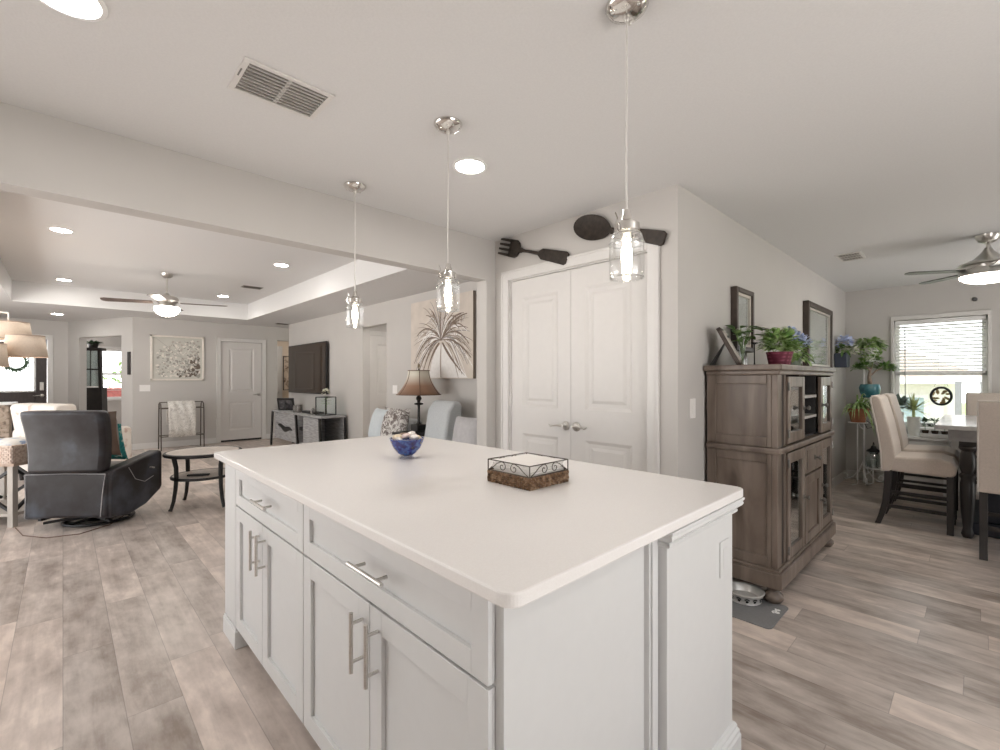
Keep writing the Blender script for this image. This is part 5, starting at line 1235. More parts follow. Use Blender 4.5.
def foliage_ball(b, c, r, n, L, W, rnd, zmin=-0.2, droop=0.25, squash=1.0):
    for i in range(n):
        a, e = rnd.uniform(0, 2*PI), math.asin(rnd.uniform(zmin, 1.0)); d = Vector((math.cos(a)*math.cos(e), math.sin(a)*math.cos(e), math.sin(e)))
        k = rnd.uniform(0.35, 1.0)
        b.leaf(Vector(c)+Vector((d.x, d.y, d.z*squash))*r*k, d+Vector((rnd.uniform(-.5, .5), rnd.uniform(-.5, .5), rnd.uniform(-.2, .4))), L*rnd.uniform(0.7, 1.2), W*rnd.uniform(0.7, 1.2), droop)
rnd = random.Random(12)
pl = thing('potted_plant', 'bushy variegated plant in a maroon plaid pot on the dark cabinet', 'potted plant', (3.37, 0.90, KT))
m_plaid = M('maroon_plaid', (0.20, 0.025, 0.055), 0.6, var=0.3, scale=20)
mt = m_plaid.node_tree; n_ = mt.nodes
ck = n_.new('ShaderNodeTexWave'); ck.wave_type = 'BANDS'; ck.bands_direction = 'Z'; ck.inputs['Scale'].default_value = 14
ck2 = n_.new('ShaderNodeTexWave'); ck2.wave_type = 'BANDS'; ck2.bands_direction = 'X'; ck2.inputs['Scale'].default_value = 14
co_ = n_.new('ShaderNodeTexCoord'); mt.links.new(co_.outputs['Object'], ck.inputs[0]); mt.links.new(co_.outputs['Object'], ck2.inputs[0])
ma = n_.new('ShaderNodeMath'); ma.operation = 'MULTIPLY'; mt.links.new(ck.outputs['Fac'], ma.inputs[0]); mt.links.new(ck2.outputs['Fac'], ma.inputs[1])
mxx = n_.new('ShaderNodeMixRGB'); mxx.inputs[1].default_value = (0.14, 0.018, 0.04, 1); mxx.inputs[2].default_value = (0.34, 0.08, 0.13, 1); mt.links.new(ma.outputs[0], mxx.inputs[0]); mt.links.new(mxx.outputs[0], n_['Principled BSDF'].inputs['Base Color'])
MB().lathe([(0, 0), (0.060, 0), (0.074, 0.075), (0.076, 0.078), (0.078, 0.09), (0.071, 0.09), (0.066, 0.07), (0, 0.07)], seg=32, cap=False).build('pot', m_plaid, pl, smooth=True)
b = MB(); foliage_ball(b, (0, 0, 0.13), 0.10, 330, 0.050, 0.032, rnd, -0.25)
for i in range(10):
    a = rnd.uniform(0, 6.28); x, y_ = 0.06*math.cos(a), 0.06*math.sin(a); h = rnd.uniform(0.20, 0.27)
    b.tube([(x*0.5, y_*0.5, 0.08), (x*1.2, y_*1.2, h-0.02)], 0.002, 4)
    for k in range(6): b.leaf((x*1.2, y_*1.2, h-0.02-0.01*k), (math.cos(k*1.3+i), math.sin(k*1.3+i), 0.5), 0.05, 0.024, 0.3)
b.build('foliage', m_leaf_lt, pl, norm=False)
MB().lathe([(0, 0.072), (0.066, 0.072)], seg=20).build('soil', m_soil, pl)
hy = thing('potted_hydrangea', 'pale blue hydrangea with drooping leaves beside the maroon plaid pot', 'potted plant', (3.80, 0.93, KT))
MB().lathe([(0, 0), (0.045, 0), (0.06, 0.085), (0.056, 0.085), (0.05, 0.07), (0, 0.07)], seg=24, cap=False).build('pot', M('sage_pot', (0.30, 0.36, 0.28), 0.5), hy, smooth=True)
b = MB(); foliage_ball(b, (0, 0, 0.10), 0.09, 170, 0.060, 0.036, rnd, -0.6, 0.5); b.build('foliage', m_leaf_lt, hy, norm=False)
b = MB()
for cx, cy, cz, r in ((-0.06, -0.03, 0.20, 0.045), (0.02, 0.02, 0.235, 0.05), (0.055, -0.04, 0.185, 0.045), (-0.01, -0.07, 0.16, 0.04)):
    for i in range(45):
        a, e = rnd.uniform(0, 2*PI), math.asin(rnd.uniform(-0.4, 1)); d = Vector((math.cos(a)*math.cos(e), math.sin(a)*math.cos(e), math.sin(e)))
        b.leaf(Vector((cx, cy, cz))+d*r*0.8, d+Vector((rnd.uniform(-.8, .8), rnd.uniform(-.8, .8), rnd.uniform(-.5, .5))), 0.028, 0.024, 0)
b.build('blossoms', ramp3('blue_petal', [(0.42, 0.50, 0.74), (0.62, 0.68, 0.84)], 20, 0.7), hy, norm=False)
vn = thing('vase_plant', 'glossy green cuttings in a small clear vase behind the leaning photo frame', 'potted plant', (3.36, 1.12, KT))
MB().lathe([(0, 0.003), (0.03, 0.003), (0.033, 0.05), (0.022, 0.10), (0.018, 0.14), (0.024, 0.155)], seg=24, cap=False).build('vase', glass('vase_glass', (0.9, 0.94, 0.94), 0.15), vn, smooth=True)
b = MB()
for i in range(12):
    a = i*2.4; h = 0.16+0.09*rnd.random()+0.03; x, y_ = 0.06*math.cos(a), 0.05*math.sin(a)
    b.tube([(0, 0, 0.02), (x*0.3, y_*0.3, 0.14), (x, y_, h)], 0.0022, 5); b.leaf((x, y_, h), (math.cos(a)+0.5, math.sin(a)-0.5, 0.25), 0.10, 0.06, 0.3); b.leaf((x*0.6, y_*0.6, h-0.03), (math.cos(a+2), math.sin(a+2), 0.4), 0.08, 0.05, 0.3)
b.build('cuttings', m_leaf, vn, norm=False)
cs = thing('metal_stand', 'thin black metal stand with a flat top on the dark cabinet', 'ornament', (3.47, 1.08, KT))
MB().lathe([(0, 0), (0.028, 0), (0.028, 0.006), (0.006, 0.012), (0.004, 0.03), (0.0035, 0.15), (0.006, 0.155), (0.022, 0.16), (0.022, 0.168), (0, 0.168)], seg=16, cap=False).build('stand', m_black, cs, smooth=True)

# ---- pictures on the dining wall
def wallpic(x0, x1, z0, z1, dep, fw_, name, label, mf, ml, art):
    xc, zc = (x0+x1)/2, (z0+z1)/2; p = thing(name, label, 'picture', (xc, 1.22, zc)); F = face((xc, 1.22, zc), '-y'); a, c_ = (x1-x0)/2, (z1-z0)/2
    b = MB(F)
    for q in ((-a, -a+fw_, -c_, c_), (a-fw_, a, -c_, c_), (-a+fw_, a-fw_, -c_, -c_+fw_), (-a+fw_, a-fw_, c_-fw_, c_)): b.box(*q, 0, dep)
    b.build('frame', mf, p, world=True, bevel=0.006)
    i, j = a-fw_, c_-fw_; b = MB(F)
    for q in ((-i, -i+0.02, -j, j), (i-0.02, i, -j, j), (-i+0.02, i-0.02, -j, -j+0.02), (-i+0.02, i-0.02, j-0.02, j)): b.box(*q, 0, dep*0.7)
    b.build('liner', ml, p, world=True)
    MB(F).box(-i+0.02, i-0.02, -j+0.02, j-0.02, 0, dep*0.35).build('artwork', art, p, world=True)
    MB(F).box(-i+0.02, i-0.02, -j+0.02, j-0.02, dep*0.42, dep*0.46).build('glazing', m_mirrorglass if False else m_pane, p, world=True)
m_pf = M('dark_brown_frame', (0.055, 0.040, 0.032), 0.4, var=0.2)
wallpic(3.42, 3.78, 1.50, 1.955, 0.045, 0.035, 'framed_picture', 'dark brown framed picture on the dining wall above the leaning photo frame', m_pf, M('cream_liner', (0.62, 0.57, 0.50), 0.5), ramp3('mirror_grey_art', [(0.42, 0.43, 0.42), (0.66, 0.65, 0.62), (0.74, 0.72, 0.69)], 4, 0.15))
wallpic(5.33, 6.40, 1.38, 2.08, 0.055, 0.055, 'framed_picture', 'large dark and silver framed picture on the dining wall behind the blue flowers', m_pf, M('silver_liner', (0.60, 0.56, 0.51), 0.35, 0.3), ramp3('pale_print_art', [(0.58, 0.55, 0.50), (0.72, 0.70, 0.67)], 3, 0.2))

# ---- wall pocket with flowers
wpk = thing('wall_planter', 'dark blue wall planter with blue and white flowers beyond the large picture', 'wall planter', (6.82, 1.22, 1.44))
MB().prism([(-0.085, 0), (0.085, 0), (0.10, 0.17), (-0.10, 0.17)], -0.13, -0.006, 'y').build('pocket', M('dark_blue_glaze', (0.045, 0.055, 0.085), 0.4), wpk, bevel=0.008)
b = MB(); foliage_ball(b, (0, -0.08, 0.20), 0.07, 50, 0.09, 0.04, rnd, -0.3, 0.4); b.build('foliage', m_leaf, wpk, norm=False)
def bloom(b, c, r, n, L=0.05):
    for i in range(n):
        a, e = rnd.uniform(0, 2*PI), math.asin(rnd.uniform(-0.5, 1)); d = Vector((math.cos(a)*math.cos(e), math.sin(a)*math.cos(e), math.sin(e)))
        b.leaf(Vector(c)+d*r*0.75, d+Vector((rnd.uniform(-.8, .8), rnd.uniform(-.8, .8), rnd.uniform(-.5, .5))), L, L*0.85, 0)
b = MB(); bloom(b, (-0.03, -0.10, 0.30), 0.075, 60); bloom(b, (0.10, -0.08, 0.29), 0.06, 45); b.build('blue_blossoms', MATS['blue_petal'], wpk, norm=False)
b = MB(); bloom(b, (0.0, -0.15, 0.20), 0.07, 55); bloom(b, (0.14, -0.11, 0.19), 0.06, 45); b.build('white_blossoms', MATS['white_petal'], wpk, norm=False)

# ---- feeding mat and bowl
fm = thing('feeding_mat', 'grey rubber feeding mat on the floor beside the dark cabinet', 'mat', (2.80, 0.96, 0))
MB().prism(rrect(2.645, 2.985, 0.745, 1.19, 0.03), 0.0, 0.006).build('mat', M('grey_rubber', (0.21, 0.21, 0.215), 0.7, var=0.06, scale=90), fm, world=True, bevel=0.002)
b = MB(); zt = 0.0075
for cx, cy, r in ((2.86, 0.775, 0.013), (2.846, 0.79, 0.006), (2.856, 0.796, 0.006), (2.868, 0.794, 0.006), (2.877, 0.786, 0.006), (2.895, 0.778, 0.010), (2.888, 0.79, 0.005), (2.899, 0.793, 0.005)): b.prism([(cx+r*math.cos(2*PI*i/14), cy+r*math.sin(2*PI*i/14)) for i in range(14)], 0.006, zt)
b.build('paw_print', m_white, fm, world=True)
db = thing('pet_bowl', 'steel pet bowl with dark paw prints on the grey feeding mat', 'bowl', (2.90, 0.955, 0.006))
MB().lathe([(0.083, 0.0), (0.088, 0.004), (0.086, 0.012), (0.098, 0.048), (0.104, 0.054), (0.104, 0.058), (0.098, 0.060), (0.092, 0.055), (0.075, 0.018), (0, 0.014)], seg=40, cap=False).build('bowl', M('brushed_steel', (0.74, 0.73, 0.71), 0.38, 0.55, var=0.08, scale=30), db, smooth=True)
b = MB()
for k in range(14):
    a = 2*PI*k/14; rr = 0.0932; zc = 0.028
    for da, dz, r in ((0, -0.004, 0.008), (-0.10, 0.007, 0.004), (-0.035, 0.011, 0.004), (0.035, 0.011, 0.004), (0.10, 0.007, 0.004)):
        aa = a+da; R_ = rr+0.28*dz+0.0014; c_ = Vector((R_*math.cos(aa), R_*math.sin(aa), zc+dz)); tx = Vector((-math.sin(aa), math.cos(aa), 0)); tz = Vector((0.27*math.cos(aa), 0.27*math.sin(aa), 0.96))
        b._f([b._v(c_+tx*r*math.cos(2*PI*i/10)+tz*r*math.sin(2*PI*i/10)) for i in range(10)])
b.build('paw_prints', m_black, db, solid=0.001)

# ---- plant stand in the corner with its pots
ps = thing('plant_stand', 'white scrolled wire plant stand in the corner by the dining window', 'plant stand', (7.12, 0.99, 0))
b = MB()
b.tube([(0.05, 0.0, 0.02), (0.05, 0.0, 1.53)], 0.009, 8)
for a in (0, 120, 240):
    c_, s_ = math.cos(R(a+75)), math.sin(R(a+75))
    pts = [(0.05+c_*r, s_*r, z) for r, z in ((0.0, 0.30), (0.05, 0.16), (0.12, 0.07), (0.19, 0.03), (0.235, 0.05), (0.235, 0.09), (0.20, 0.105), (0.175, 0.08), (0.185, 0.06))]
    b.tube(pts, 0.008, 6)
b.build('stem', m_white, ps, smooth=True)
SH = [(-0.115, 0.035, 0.77), (0.065, -0.055, 1.065), (0.08, -0.05, 1.52), (0.06, -0.09, 0.21)]
for x, y_, z in SH:
    b = MB(); r = 0.095
    for rr in (r, r*0.55): b.tube([(x+rr*math.cos(2*PI*i/28), y_+rr*math.sin(2*PI*i/28), z) for i in range(28)], 0.005, 6, closed=True)
    b.tube([(x-r, y_, z), (x+r, y_, z)], 0.004, 6).tube([(x, y_-r, z), (x, y_+r, z)], 0.004, 6)
    b.tube([(0.05, 0, z-0.10), (0.05+(x-0.05)*0.6, y_*0.6, z-0.06), (x, y_, z)], 0.006, 6)
    if z < 1: b.tube([(x-0.03, y_, z), (x-0.04, y_, 0.03), (x-0.05, y_+0.05, 0.012)], 0.006, 6)
    b.build('shelf', m_white, ps, smooth=True)
m_terra = M('terracotta', (0.42, 0.17, 0.09), 0.8, var=0.12, scale=12)
def potof(prof, mat, p, name='pot'): MB().lathe(prof, seg=28, cap=False).build(name, mat, p, smooth=True)
x0, y0 = 7.12, 0.99
pl = thing('spider_plant', 'arching spider plant in a terracotta pot on the white plant stand', 'potted plant', (x0-0.115, y0+0.035, 0.776))
potof([(0, 0), (0.070, 0), (0.095, 0.125), (0.106, 0.128), (0.108, 0.165), (0.096, 0.165), (0.09, 0.14), (0, 0.14)], m_terra, pl)
b = MB()
for i in range(120):
    a = rnd.uniform(0, 2*PI); el = rnd.uniform(0.5, 1.35); b.strap((0.03*math.cos(a), 0.03*math.sin(a), 0.14), (math.cos(a)*math.cos(el), math.sin(a)*math.cos(el), math.sin(el)), rnd.uniform(0.42, 0.62)*(0.33 if math.sin(a) > 0.25 else 0.62 if math.cos(a) > 0.5 else 1.0), 0.024, rnd.uniform(0.5, 1.1))
b.build('foliage', m_leaf_lt, pl, norm=False)
pl = thing('bonsai', 'small bonsai tree in a teal blue pot on the white plant stand', 'potted plant', (x0+0.065, y0-0.055, 1.071))
potof([(0, 0), (0.065, 0), (0.10, 0.06), (0.108, 0.12), (0.092, 0.165), (0.082, 0.165), (0.095, 0.12), (0, 0.14)], ramp3('teal_blue_glaze', [(0.03, 0.11, 0.15), (0.07, 0.22, 0.26), (0.16, 0.32, 0.33)], 10, 0.2), pl)
MB().tube([(0.02, 0, 0.14), (-0.015, 0.0, 0.20), (0.02, 0.01, 0.26), (0.0, 0, 0.33), (-0.05, 0.03, 0.38)], [0.026, 0.024, 0.018, 0.014, 0.008], 10).tube([(0.01, 0.0, 0.27), (0.06, -0.05, 0.33), (0.10, -0.10, 0.36)], [0.013, 0.010, 0.006], 8).tube([(0.0, 0, 0.32), (0.04, -0.02, 0.40), (0.02, -0.02, 0.44)], [0.012, 0.009, 0.005], 8).build('trunk', M('grey_bark', (0.30, 0.23, 0.18), 0.9, var=0.25, scale=30, bump=0.3), pl, smooth=True)
b = MB()
for c_, r in (((-0.07, 0.04, 0.39), 0.075), ((0.12, -0.12, 0.37), 0.085), ((0.02, -0.03, 0.46), 0.08), ((-0.09, 0.10, 0.36), 0.06), ((0.16, -0.18, 0.35), 0.06)): foliage_ball(b, c_, r, 95, 0.045, 0.030, rnd, -0.3, 0.1, 0.75)
b.build('foliage', m_leaf, pl, norm=False)
pl = thing('potted_plant', 'trailing green plant in a white pot on top of the plant stand', 'potted plant', (x0+0.08, y0-0.05, 1.526))
potof([(0, 0), (0.06, 0), (0.085, 0.125), (0.098, 0.13), (0.098, 0.155), (0.086, 0.155), (0.08, 0.13), (0, 0.13)], M('white_glaze', (0.80, 0.79, 0.75), 0.3), pl)
b = MB(); foliage_ball(b, (0, 0, 0.20), 0.12, 170, 0.085, 0.038, rnd, -0.35, 0.4, 0.55)
for i in range(16):
    a = rnd.uniform(0, 6.28)
    for k in range(5): b.leaf((0.12*math.cos(a), 0.12*math.sin(a), 0.18-0.035*k), (math.cos(a+k), math.sin(a+k), -0.2), 0.06, 0.03, 0.4)
b.build('foliage', m_leaf_lt, pl, norm=False)
lt = thing('glass_lantern', 'small glass lantern with a dark cap on the low shelf of the plant stand', 'lantern', (x0+0.06, y0-0.09, 0.216))
MB().lathe([(0.0, 0.0), (0.055, 0), (0.075, 0.02), (0.078, 0.11), (0.05, 0.18), (0.035, 0.195)], seg=24, cap=False).build('jar', m_mirrorglass, lt, smooth=True)
MB().lathe([(0.04, 0.19), (0.075, 0.195), (0.06, 0.215), (0.03, 0.235), (0.02, 0.265), (0, 0.27)], seg=24, cap=False).build('cap', m_black, lt, smooth=True)
MB().tube([(0.05*math.cos(PI*i/12), 0, 0.24+0.07*math.sin(PI*i/12)) for i in range(13)], 0.004, 6).build('handle', m_black, lt)
MB().lathe([(0, 0.003), (0.03, 0.003), (0.03, 0.10), (0, 0.10)], seg=16, cap=False).build('candle', m_plastic, lt)
ho = thing('hanging_ornament', 'thin black wire butterfly ornament hanging from the white plant stand', 'ornament', (x0-0.005, y0-0.10, 0.74))
b = MB()
for s in (-1, 1): b.tube([(0.0, s*(0.012+0.0), 0.0), (0, s*0.07, 0.055), (0, s*0.085, 0.01), (0, s*0.06, -0.045), (0, s*0.02, -0.03)], 0.004, 5, closed=True)
b.tube([(0, 0, 0.0), (0.0, 0.0, 0.12), (0.055, 0.10, 0.125)], 0.002, 5)
b.build('wire', m_black, ho)

# ---- plant table under the window with its pots
pt = thing('window_table', 'low white table of plants under the dining window', 'table', (7.24, 0.50, 0))
MB().box(7.06, 7.40, 0.22, 0.80, 0.605, 0.635).build('top', m_white, pt, world=True, bevel=0.004)
MB().box(7.09, 7.38, 0.25, 0.77, 0.50, 0.605).build('apron', m_white, pt, world=True)
for x in (7.10, 7.36):
    for y_ in (0.26, 0.76): MB().bar((x, y_, 0), (x, y_, 0.6), 0.04, 0.04).build('leg', m_white, pt, world=True)
pl = thing('succulent', 'grey green succulent in a tall white pot below the dining window', 'potted plant', (7.20, 0.685, 0.635))
potof([(0, 0), (0.05, 0), (0.065, 0.25), (0.07, 0.27), (0.062, 0.27), (0.058, 0.25), (0, 0.25)], M('white_glaze', (0.8, 0.8, 0.8), 0.3), pl)
b = MB(); foliage_ball(b, (0, 0, 0.34), 0.09, 110, 0.075, 0.042, rnd, -0.3, 0.05); b.build('foliage', m_leaf_grey, pl, norm=False)
pl = thing('yucca', 'spiky light green yucca in a white pot on the window table', 'potted plant', (7.26, 0.54, 0.635))
potof([(0, 0), (0.05, 0), (0.062, 0.20), (0.066, 0.22), (0.058, 0.22), (0.054, 0.20), (0, 0.20)], M('white_glaze', (0.8, 0.8, 0.8), 0.3), pl)
b = MB()
for i in range(60):
    a = rnd.uniform(0, 2*PI); el = rnd.uniform(-0.1, 1.45); b.strap((0, 0, 0.30), (math.cos(a)*math.cos(el), math.sin(a)*math.cos(el), math.sin(el)), rnd.uniform(0.16, 0.26), 0.022, rnd.uniform(0.0, 0.35))
b.tube([(0, 0, 0.2), (0, 0, 0.31)], 0.015, 8); b.build('foliage', M('yucca_leaf', (0.50, 0.56, 0.26), 0.5, var=0.3), pl, norm=False)
for k, (y_, l_) in enumerate(((0.43, 'dark leaved seedling in a white tray on the window table, left of three'), (0.35, 'dark leaved seedling in a white tray on the window table, middle of three'), (0.27, 'dark leaved seedling in a white tray on the window table, right of three'))):
    pl = thing('seedling', l_, 'potted plant', (7.11, y_, 0.683))
    MB().lathe([(0, 0), (0.026, 0), (0.033, 0.035), (0, 0.035)], seg=14, cap=False).build('plug', m_soil, pl)
    b = MB(); b.tube([(0, 0, 0.03), (0.0, 0.004, 0.15)], 0.003, 5)
    foliage_ball(b, (0, 0, 0.11), 0.035, 40, 0.045, 0.026, rnd, -0.5, 0.1, 1.5)
    b.build('foliage', m_leaf_dk, pl, norm=False)
tr = MB(); tr.box(7.065, 7.155, 0.225, 0.475, 0.0, 0.006).box(7.065, 7.07, 0.225, 0.475, 0, 0.045).box(7.15, 7.155, 0.225, 0.475, 0, 0.045).box(7.065, 7.155, 0.225, 0.23, 0, 0.045).box(7.065, 7.155, 0.47, 0.475, 0, 0.045)
o = tr.build('seed_tray', m_white); o.location = (0, 0, 0.6355); tag(o, 'white tray of seedlings on the front edge of the window table', 'tray')

# ---- sun catcher on the window
sc_ = thing('sun_catcher', 'round black ringed ornament with gold leaf figures hanging in the dining window', 'ornament', (7.42, 0.313, 1.10))
b = MB(); b.tube([(0, 0.086*math.cos(2*PI*i/36), 0.100*math.sin(2*PI*i/36)) for i in range(36)], 0.013, 8, closed=True); b.build('ring', m_black, sc_, smooth=True)
b = MB()
for i in range(22):
    a = rnd.uniform(0, 6.28); r = 0.068*math.sqrt(rnd.random()); b.leaf((rnd.uniform(-0.004, 0.004), r*math.cos(a), r*math.sin(a)-0.01), (0, math.cos(a+1), math.sin(a+1)), 0.045, 0.024, 0, Vector((1, 0, 0)))
b.build('gold_leaves', M('antique_gold', (0.30, 0.23, 0.12), 0.4, 0.6, var=0.4), sc_, solid=0.003)
MB().tube([(0, 0.06, 0.11), (0, 0, 0.26), (0, -0.06, 0.11)], 0.0015, 4).build('hanging_wire', m_black, sc_)
o = MB(face((7.45, 0.04, 2.20), '-x')).lathe([(0, 0), (0.022, 0), (0.022, 0.012), (0.012, 0.02), (0, 0.02)], seg=20, cap=False).build('wall_sensor', M('dark_sensor', (0.10, 0.10, 0.10), 0.5), smooth=True)
tag(o, 'small round dark sensor on the wall above the dining window', 'sensor')

# ---- dining table
dt = thing('dining_table', 'dining table with a glossy grey white top and dark turned legs', 'table', (6.05, -0.27, 0))
TX0, TX1, TY0, TY1, TZ = 5.25, 6.85, -0.80, 0.262, 0.92
m_dtop = ramp3('grey_white_top', [(0.50, 0.51, 0.52), (0.62, 0.63, 0.64)], 6, 0.16, stretch=(0.5, 4, 1))
MB().prism(rrect(TX0, TX1, TY0, TY1, 0.03), TZ-0.035, TZ).build('tabletop', m_dtop, dt, world=True, bevel=0.006)
b = MB(); b.box(TX0+0.07, TX1-0.07, TY1-0.16, TY1-0.135, TZ-0.13, TZ-0.035).box(TX0+0.07, TX1-0.07, TY0+0.075, TY0+0.10, TZ-0.13, TZ-0.035).box(TX0+0.05, TX0+0.075, TY0+0.08, TY1-0.08, TZ-0.13, TZ-0.035).box(TX1-0.075, TX1-0.05, TY0+0.08, TY1-0.08, TZ-0.13, TZ-0.035)
b.build('apron', M('grey_apron', (0.30, 0.30, 0.31), 0.4, var=0.1), dt, world=True)
lp = [(0.028, 0), (0.032, 0.01), (0.040, 0.03), (0.032, 0.06), (0.028, 0.08), (0.040, 0.20), (0.047, 0.35), (0.046, 0.44), (0.040, 0.48), (0.050, 0.495), (0.050, 0.515), (0.036, 0.53), (0.046, 0.56), (0.052, 0.62), (0.046, 0.68), (0.036, 0.71), (0.054, 0.73), (0.054, 0.75), (0.036, 0.76)]
for x in (TX0+0.115, TX1-0.115):
    for y_ in (TY0+0.192, TY1-0.192):
        b = MB(); b.lathe(lp, (x, y_, 0), 24); l_ = b.build('leg', m_espresso, dt, world=True, smooth=True)
        MB().box(x-0.05, x+0.05, y_-0.05, y_+0.05, 0.755, 0.885).build('leg_block', m_espresso, l_, world=True, bevel=0.004)
b = MB(); b.box(5.55, 6.55, -0.55, 0.0, 0.10, 0.72).box(5.50, 6.60, -0.60, 0.05, 0.0, 0.10); b.build('pedestal', M('dark_navy_base', (0.028, 0.032, 0.045), 0.5, var=0.2), dt, world=True, bevel=0.01)

# ---- upholstered dining chairs (local: faces -y, back at y=0)
m_uph = M('taupe_linen', (0.60, 0.525, 0.465), 0.95, var=0.05, scale=90, bump=0.12, sheen=0.3)
m_uph_pipe = M('pale_piping_linen', (0.70, 0.65, 0.60), 0.9, var=0.04)
def chair(loc, rz, label):
    c_ = thing('dining_chair', label, 'chair', loc, rz, 'upholstered dining chairs')
    hw_ = 0.235
    MB().prism([(-0.01, 0.485), (-0.43, 0.475), (-0.465, 0.50), (-0.47, 0.56), (-0.44, 0.605), (-0.37, 0.628), (-0.09, 0.615), (-0.01, 0.60)], -hw_+0.005, hw_-0.005, 'x').build('seat', m_uph, c_, smooth=False, bevel=0.02, seg=3)
    MB().prism([(-0.05, 0.478), (-0.085, 0.60), (-0.075, 0.70), (-0.035, 0.92), (0.015, 1.12), (0.035, 1.145), (0.065, 1.15), (0.088, 1.13), (0.085, 1.10), (0.045, 0.88), (0.015, 0.66), (0.008, 0.475)], -hw_, hw_, 'x').build('backrest', m_uph, c_, bevel=0.014, seg=3)
    b = MB()
    for s in (-1, 1): b.tube([(s*hw_, 0.008, 0.48), (s*hw_, 0.016, 0.66), (s*hw_, 0.046, 0.88), (s*hw_, 0.086, 1.10), (s*hw_, 0.086, 1.135)], 0.006, 6)
    b.tube([(-hw_, 0.080, 1.143), (hw_, 0.080, 1.143)], 0.006, 6); b.build('piping', m_uph_pipe, c_)
    for s in (-1, 1):
        x = s*(hw_-0.028)
        b = MB(); prev = None
        for z, y_, wd in ((0.49, -0.035, 0.052), (0.35, -0.03, 0.050), (0.20, -0.016, 0.046), (0.08, 0.012, 0.042), (0.0, 0.038, 0.040)):
            q = [b._v((x-0.022, y_-wd/2, z)), b._v((x+0.022, y_-wd/2, z)), b._v((x+0.022, y_+wd/2, z)), b._v((x-0.022, y_+wd/2, z))]
            if prev:
                for k in range(4): b._f([prev[k], prev[(k+1) % 4], q[(k+1) % 4], q[k]])
            else: b._f(q)
            prev = q
        b._f(prev[::-1]); b.build('leg', m_espresso, c_, bevel=0.003)
        b = MB(); b.bar((x, -0.43, 0.485), (x, -0.43, 0.0), 0.044, 0.044); b.build('leg', m_espresso, c_, bevel=0.003)
        b = MB(); b.bar((x, -0.41, 0.17), (x, -0.01, 0.17), 0.022, 0.028); b.build('stretcher', m_espresso, c_)
        b = MB(); b.bar((x, -0.41, 0.30), (x, -0.03, 0.30), 0.022, 0.022); b.build('stretcher', m_espresso, c_)
    for y_, z in ((-0.43, 0.24), (-0.02, 0.22)):
        MB().bar((-hw_+0.04, y_, z), (hw_-0.04, y_, z), 0.022, 0.03).build('stretcher', m_espresso, c_)
    return c_
ch = chair((5.545, 0.60, 0), 0, 'taupe upholstered dining chair nearest the dark cabinet, seen from its side')
dup(ch, None, (6.20, 0.60, 0), 0, 'taupe upholstered dining chair seen from its side, behind the one nearest the dark cabinet')
dup(ch, None, (4.83, -0.225, 0), R(90), 'taupe upholstered dining chair seen from behind at the near end of the table')
dup(ch, None, (7.20, -0.13, 0), R(-90), 'taupe upholstered dining chair at the far window end of the table')

# ---- ceiling fan, dining room
fan((5.298, -0.044, CH), 0.10, ([93, 165, 237, 309, 21], -0.175), 0.55, ramp3('grey_blade', [(0.07, 0.07, 0.07), (0.14, 0.14, 0.14)], 8, 0.4, stretch=(1, 10, 1)), 0.085, 'brushed nickel ceiling fan with slim grey blades over the dining table',
    [(0.165, -0.215), (0.160, -0.235), (0.13, -0.258), (0.08, -0.272), (0.0, -0.278)],
    [(0.02, 0.0), (0.035, -0.03), (0.05, -0.05), (0.09, -0.09), (0.15, -0.115), (0.17, -0.125), (0.172, -0.135), (0.13, -0.14), (0.125, -0.165), (0.165, -0.17), (0.17, -0.18), (0.17, -0.222), (0, -0.222)], 3, 68.0)
# ================================================================== OUTSIDE THE WINDOWS
GZ = -0.9
struct(MB().box(7.7, 60, -30, 30, GZ-0.1, GZ), 'ground', ramp3('lawn', [(0.20, 0.27, 0.09), (0.34, 0.40, 0.17), (0.42, 0.45, 0.25)], 1.5, 0.95))
struct(MB().box(8.4, 10.6, -12, 12, GZ, GZ+0.01), 'trim_driveway', M('pale_concrete', (0.62, 0.60, 0.57), 0.9, var=0.06))
struct(MB().box(-4, 6, 15.5, 22, -0.12, -0.06), 'trim_terrace', MATS['pale_concrete'])
hs = thing('neighbour_house', 'pale neighbouring house with a brown hipped roof seen through the dining window', 'house', (16.0, 3.8, GZ))
m_stucco = M('pale_stucco', (0.82, 0.80, 0.77), 0.9, var=0.03)
MB().box(14.0, 22.0, 0.55, 12.0, GZ, 1.30).build('wall', m_stucco, hs, world=True)
b = MB(); e0, e1, f0, f1 = 13.5, 22.5, -0.15, 12.6
v = [b._v(p) for p in ((e0, f0, 1.34), (e1, f0, 1.34), (e1, f1, 1.34), (e0, f1, 1.34), (18.0, 4.2, 3.35), (18.0, 8.3, 3.35))]
for q in ((0, 1, 4), (1, 2, 5, 4), (2, 3, 5), (3, 0, 4, 5), (3, 2, 1, 0)): b._f([v[i] for i in q])
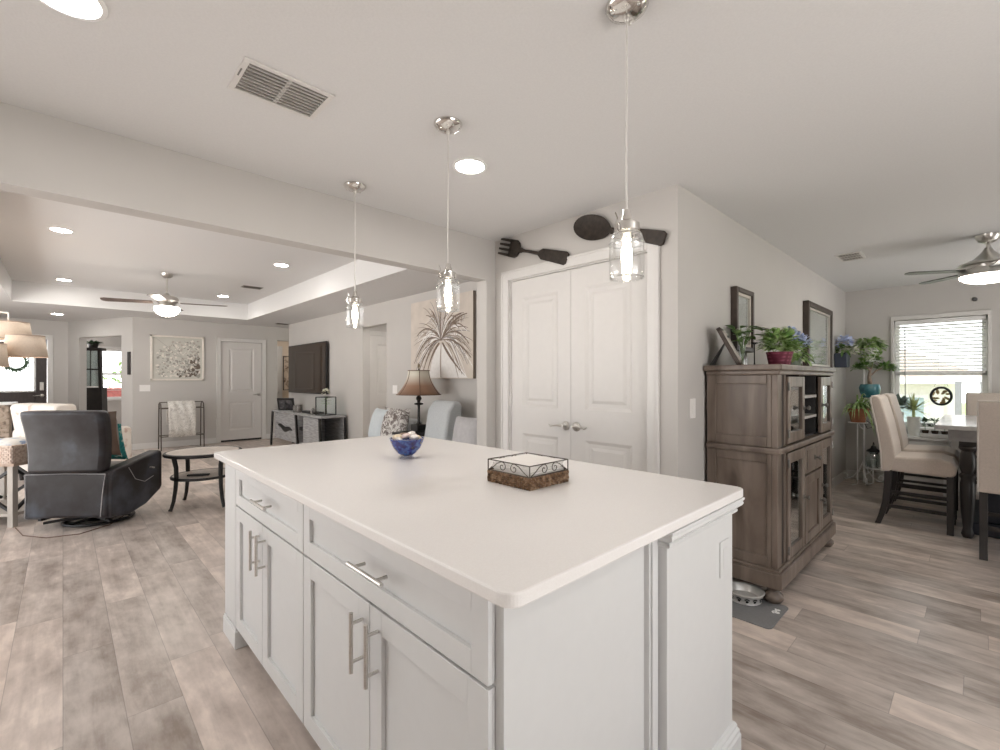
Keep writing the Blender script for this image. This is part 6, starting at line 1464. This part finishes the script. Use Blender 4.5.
b.build('roof', ramp3('brown_shingle', [(0.30, 0.22, 0.18), (0.44, 0.34, 0.28), (0.50, 0.41, 0.35)], 30, 0.9, stretch=(1, 1, 6)), hs, world=True)
MB().box(13.44, 13.52, -0.2, 12.6, 1.20, 1.345).build('fascia', m_white, hs, world=True)
for y_ in (1.3, 3.4):
    f_ = MB().box(13.96, 14.0, y_-0.5, y_+0.5, -0.2, 0.95).build('window', m_white, hs, world=True)
    MB().box(13.94, 13.962, y_-0.43, y_+0.43, -0.13, 0.88).build('glass', M('sky_glass', (0.42, 0.52, 0.58), 0.1), f_, world=True)
MB().box(13.95, 14.0, 0.7, 4.6, GZ, -0.25).build('hedge_band', m_leaf, hs, world=True) if False else None
fn = thing('garden_fence', 'grey slatted garden fence right of the neighbouring house', 'fence', (13.0, -0.7, GZ))
for y_ in (0.30, -0.05, -0.9): MB().box(12.95, 13.05, y_-0.05, y_+0.05, GZ, 1.25).build('post', M('grey_fence', (0.22, 0.22, 0.23), 0.7), fn, world=True)
b = MB()
for k in range(5): b.box(12.98, 13.02, -0.9, 0.30, GZ+0.15+k*0.22, GZ+0.30+k*0.22)
b.build('slats', MATS['grey_fence'], fn, world=True)
rnd = random.Random(77)
def shrub(x, y, r, z, label):
    p = thing('garden_shrub', label, 'shrub', (x, y, GZ))
    MB().tube([(0, 0, 0), (0, 0, z)], 0.04, 8).build('stem', MATS['grey_bark'], p)
    b = MB(); foliage_ball(b, (0, 0, z), r, 260, 0.22, 0.12, rnd, -0.6, 0.1); b.build('foliage', m_leaf_lt, p, norm=False)
shrub(14.6, -0.75, 0.8, 1.55, 'light green shrub behind the fence right of the neighbouring house')
shrub(1.5, 18.2, 0.8, 1.9, 'light green shrub outside the study window')
o = MB().prism([(0.6, 16.0), (2.4, 16.0), (2.4, 16.6), (0.6, 16.6)], -0.06, 1.05).build('planter_box', M('red_brick', (0.45, 0.14, 0.13), 0.9, var=0.25, scale=12)); tag(o, 'red planter box outside the study window', 'planter')
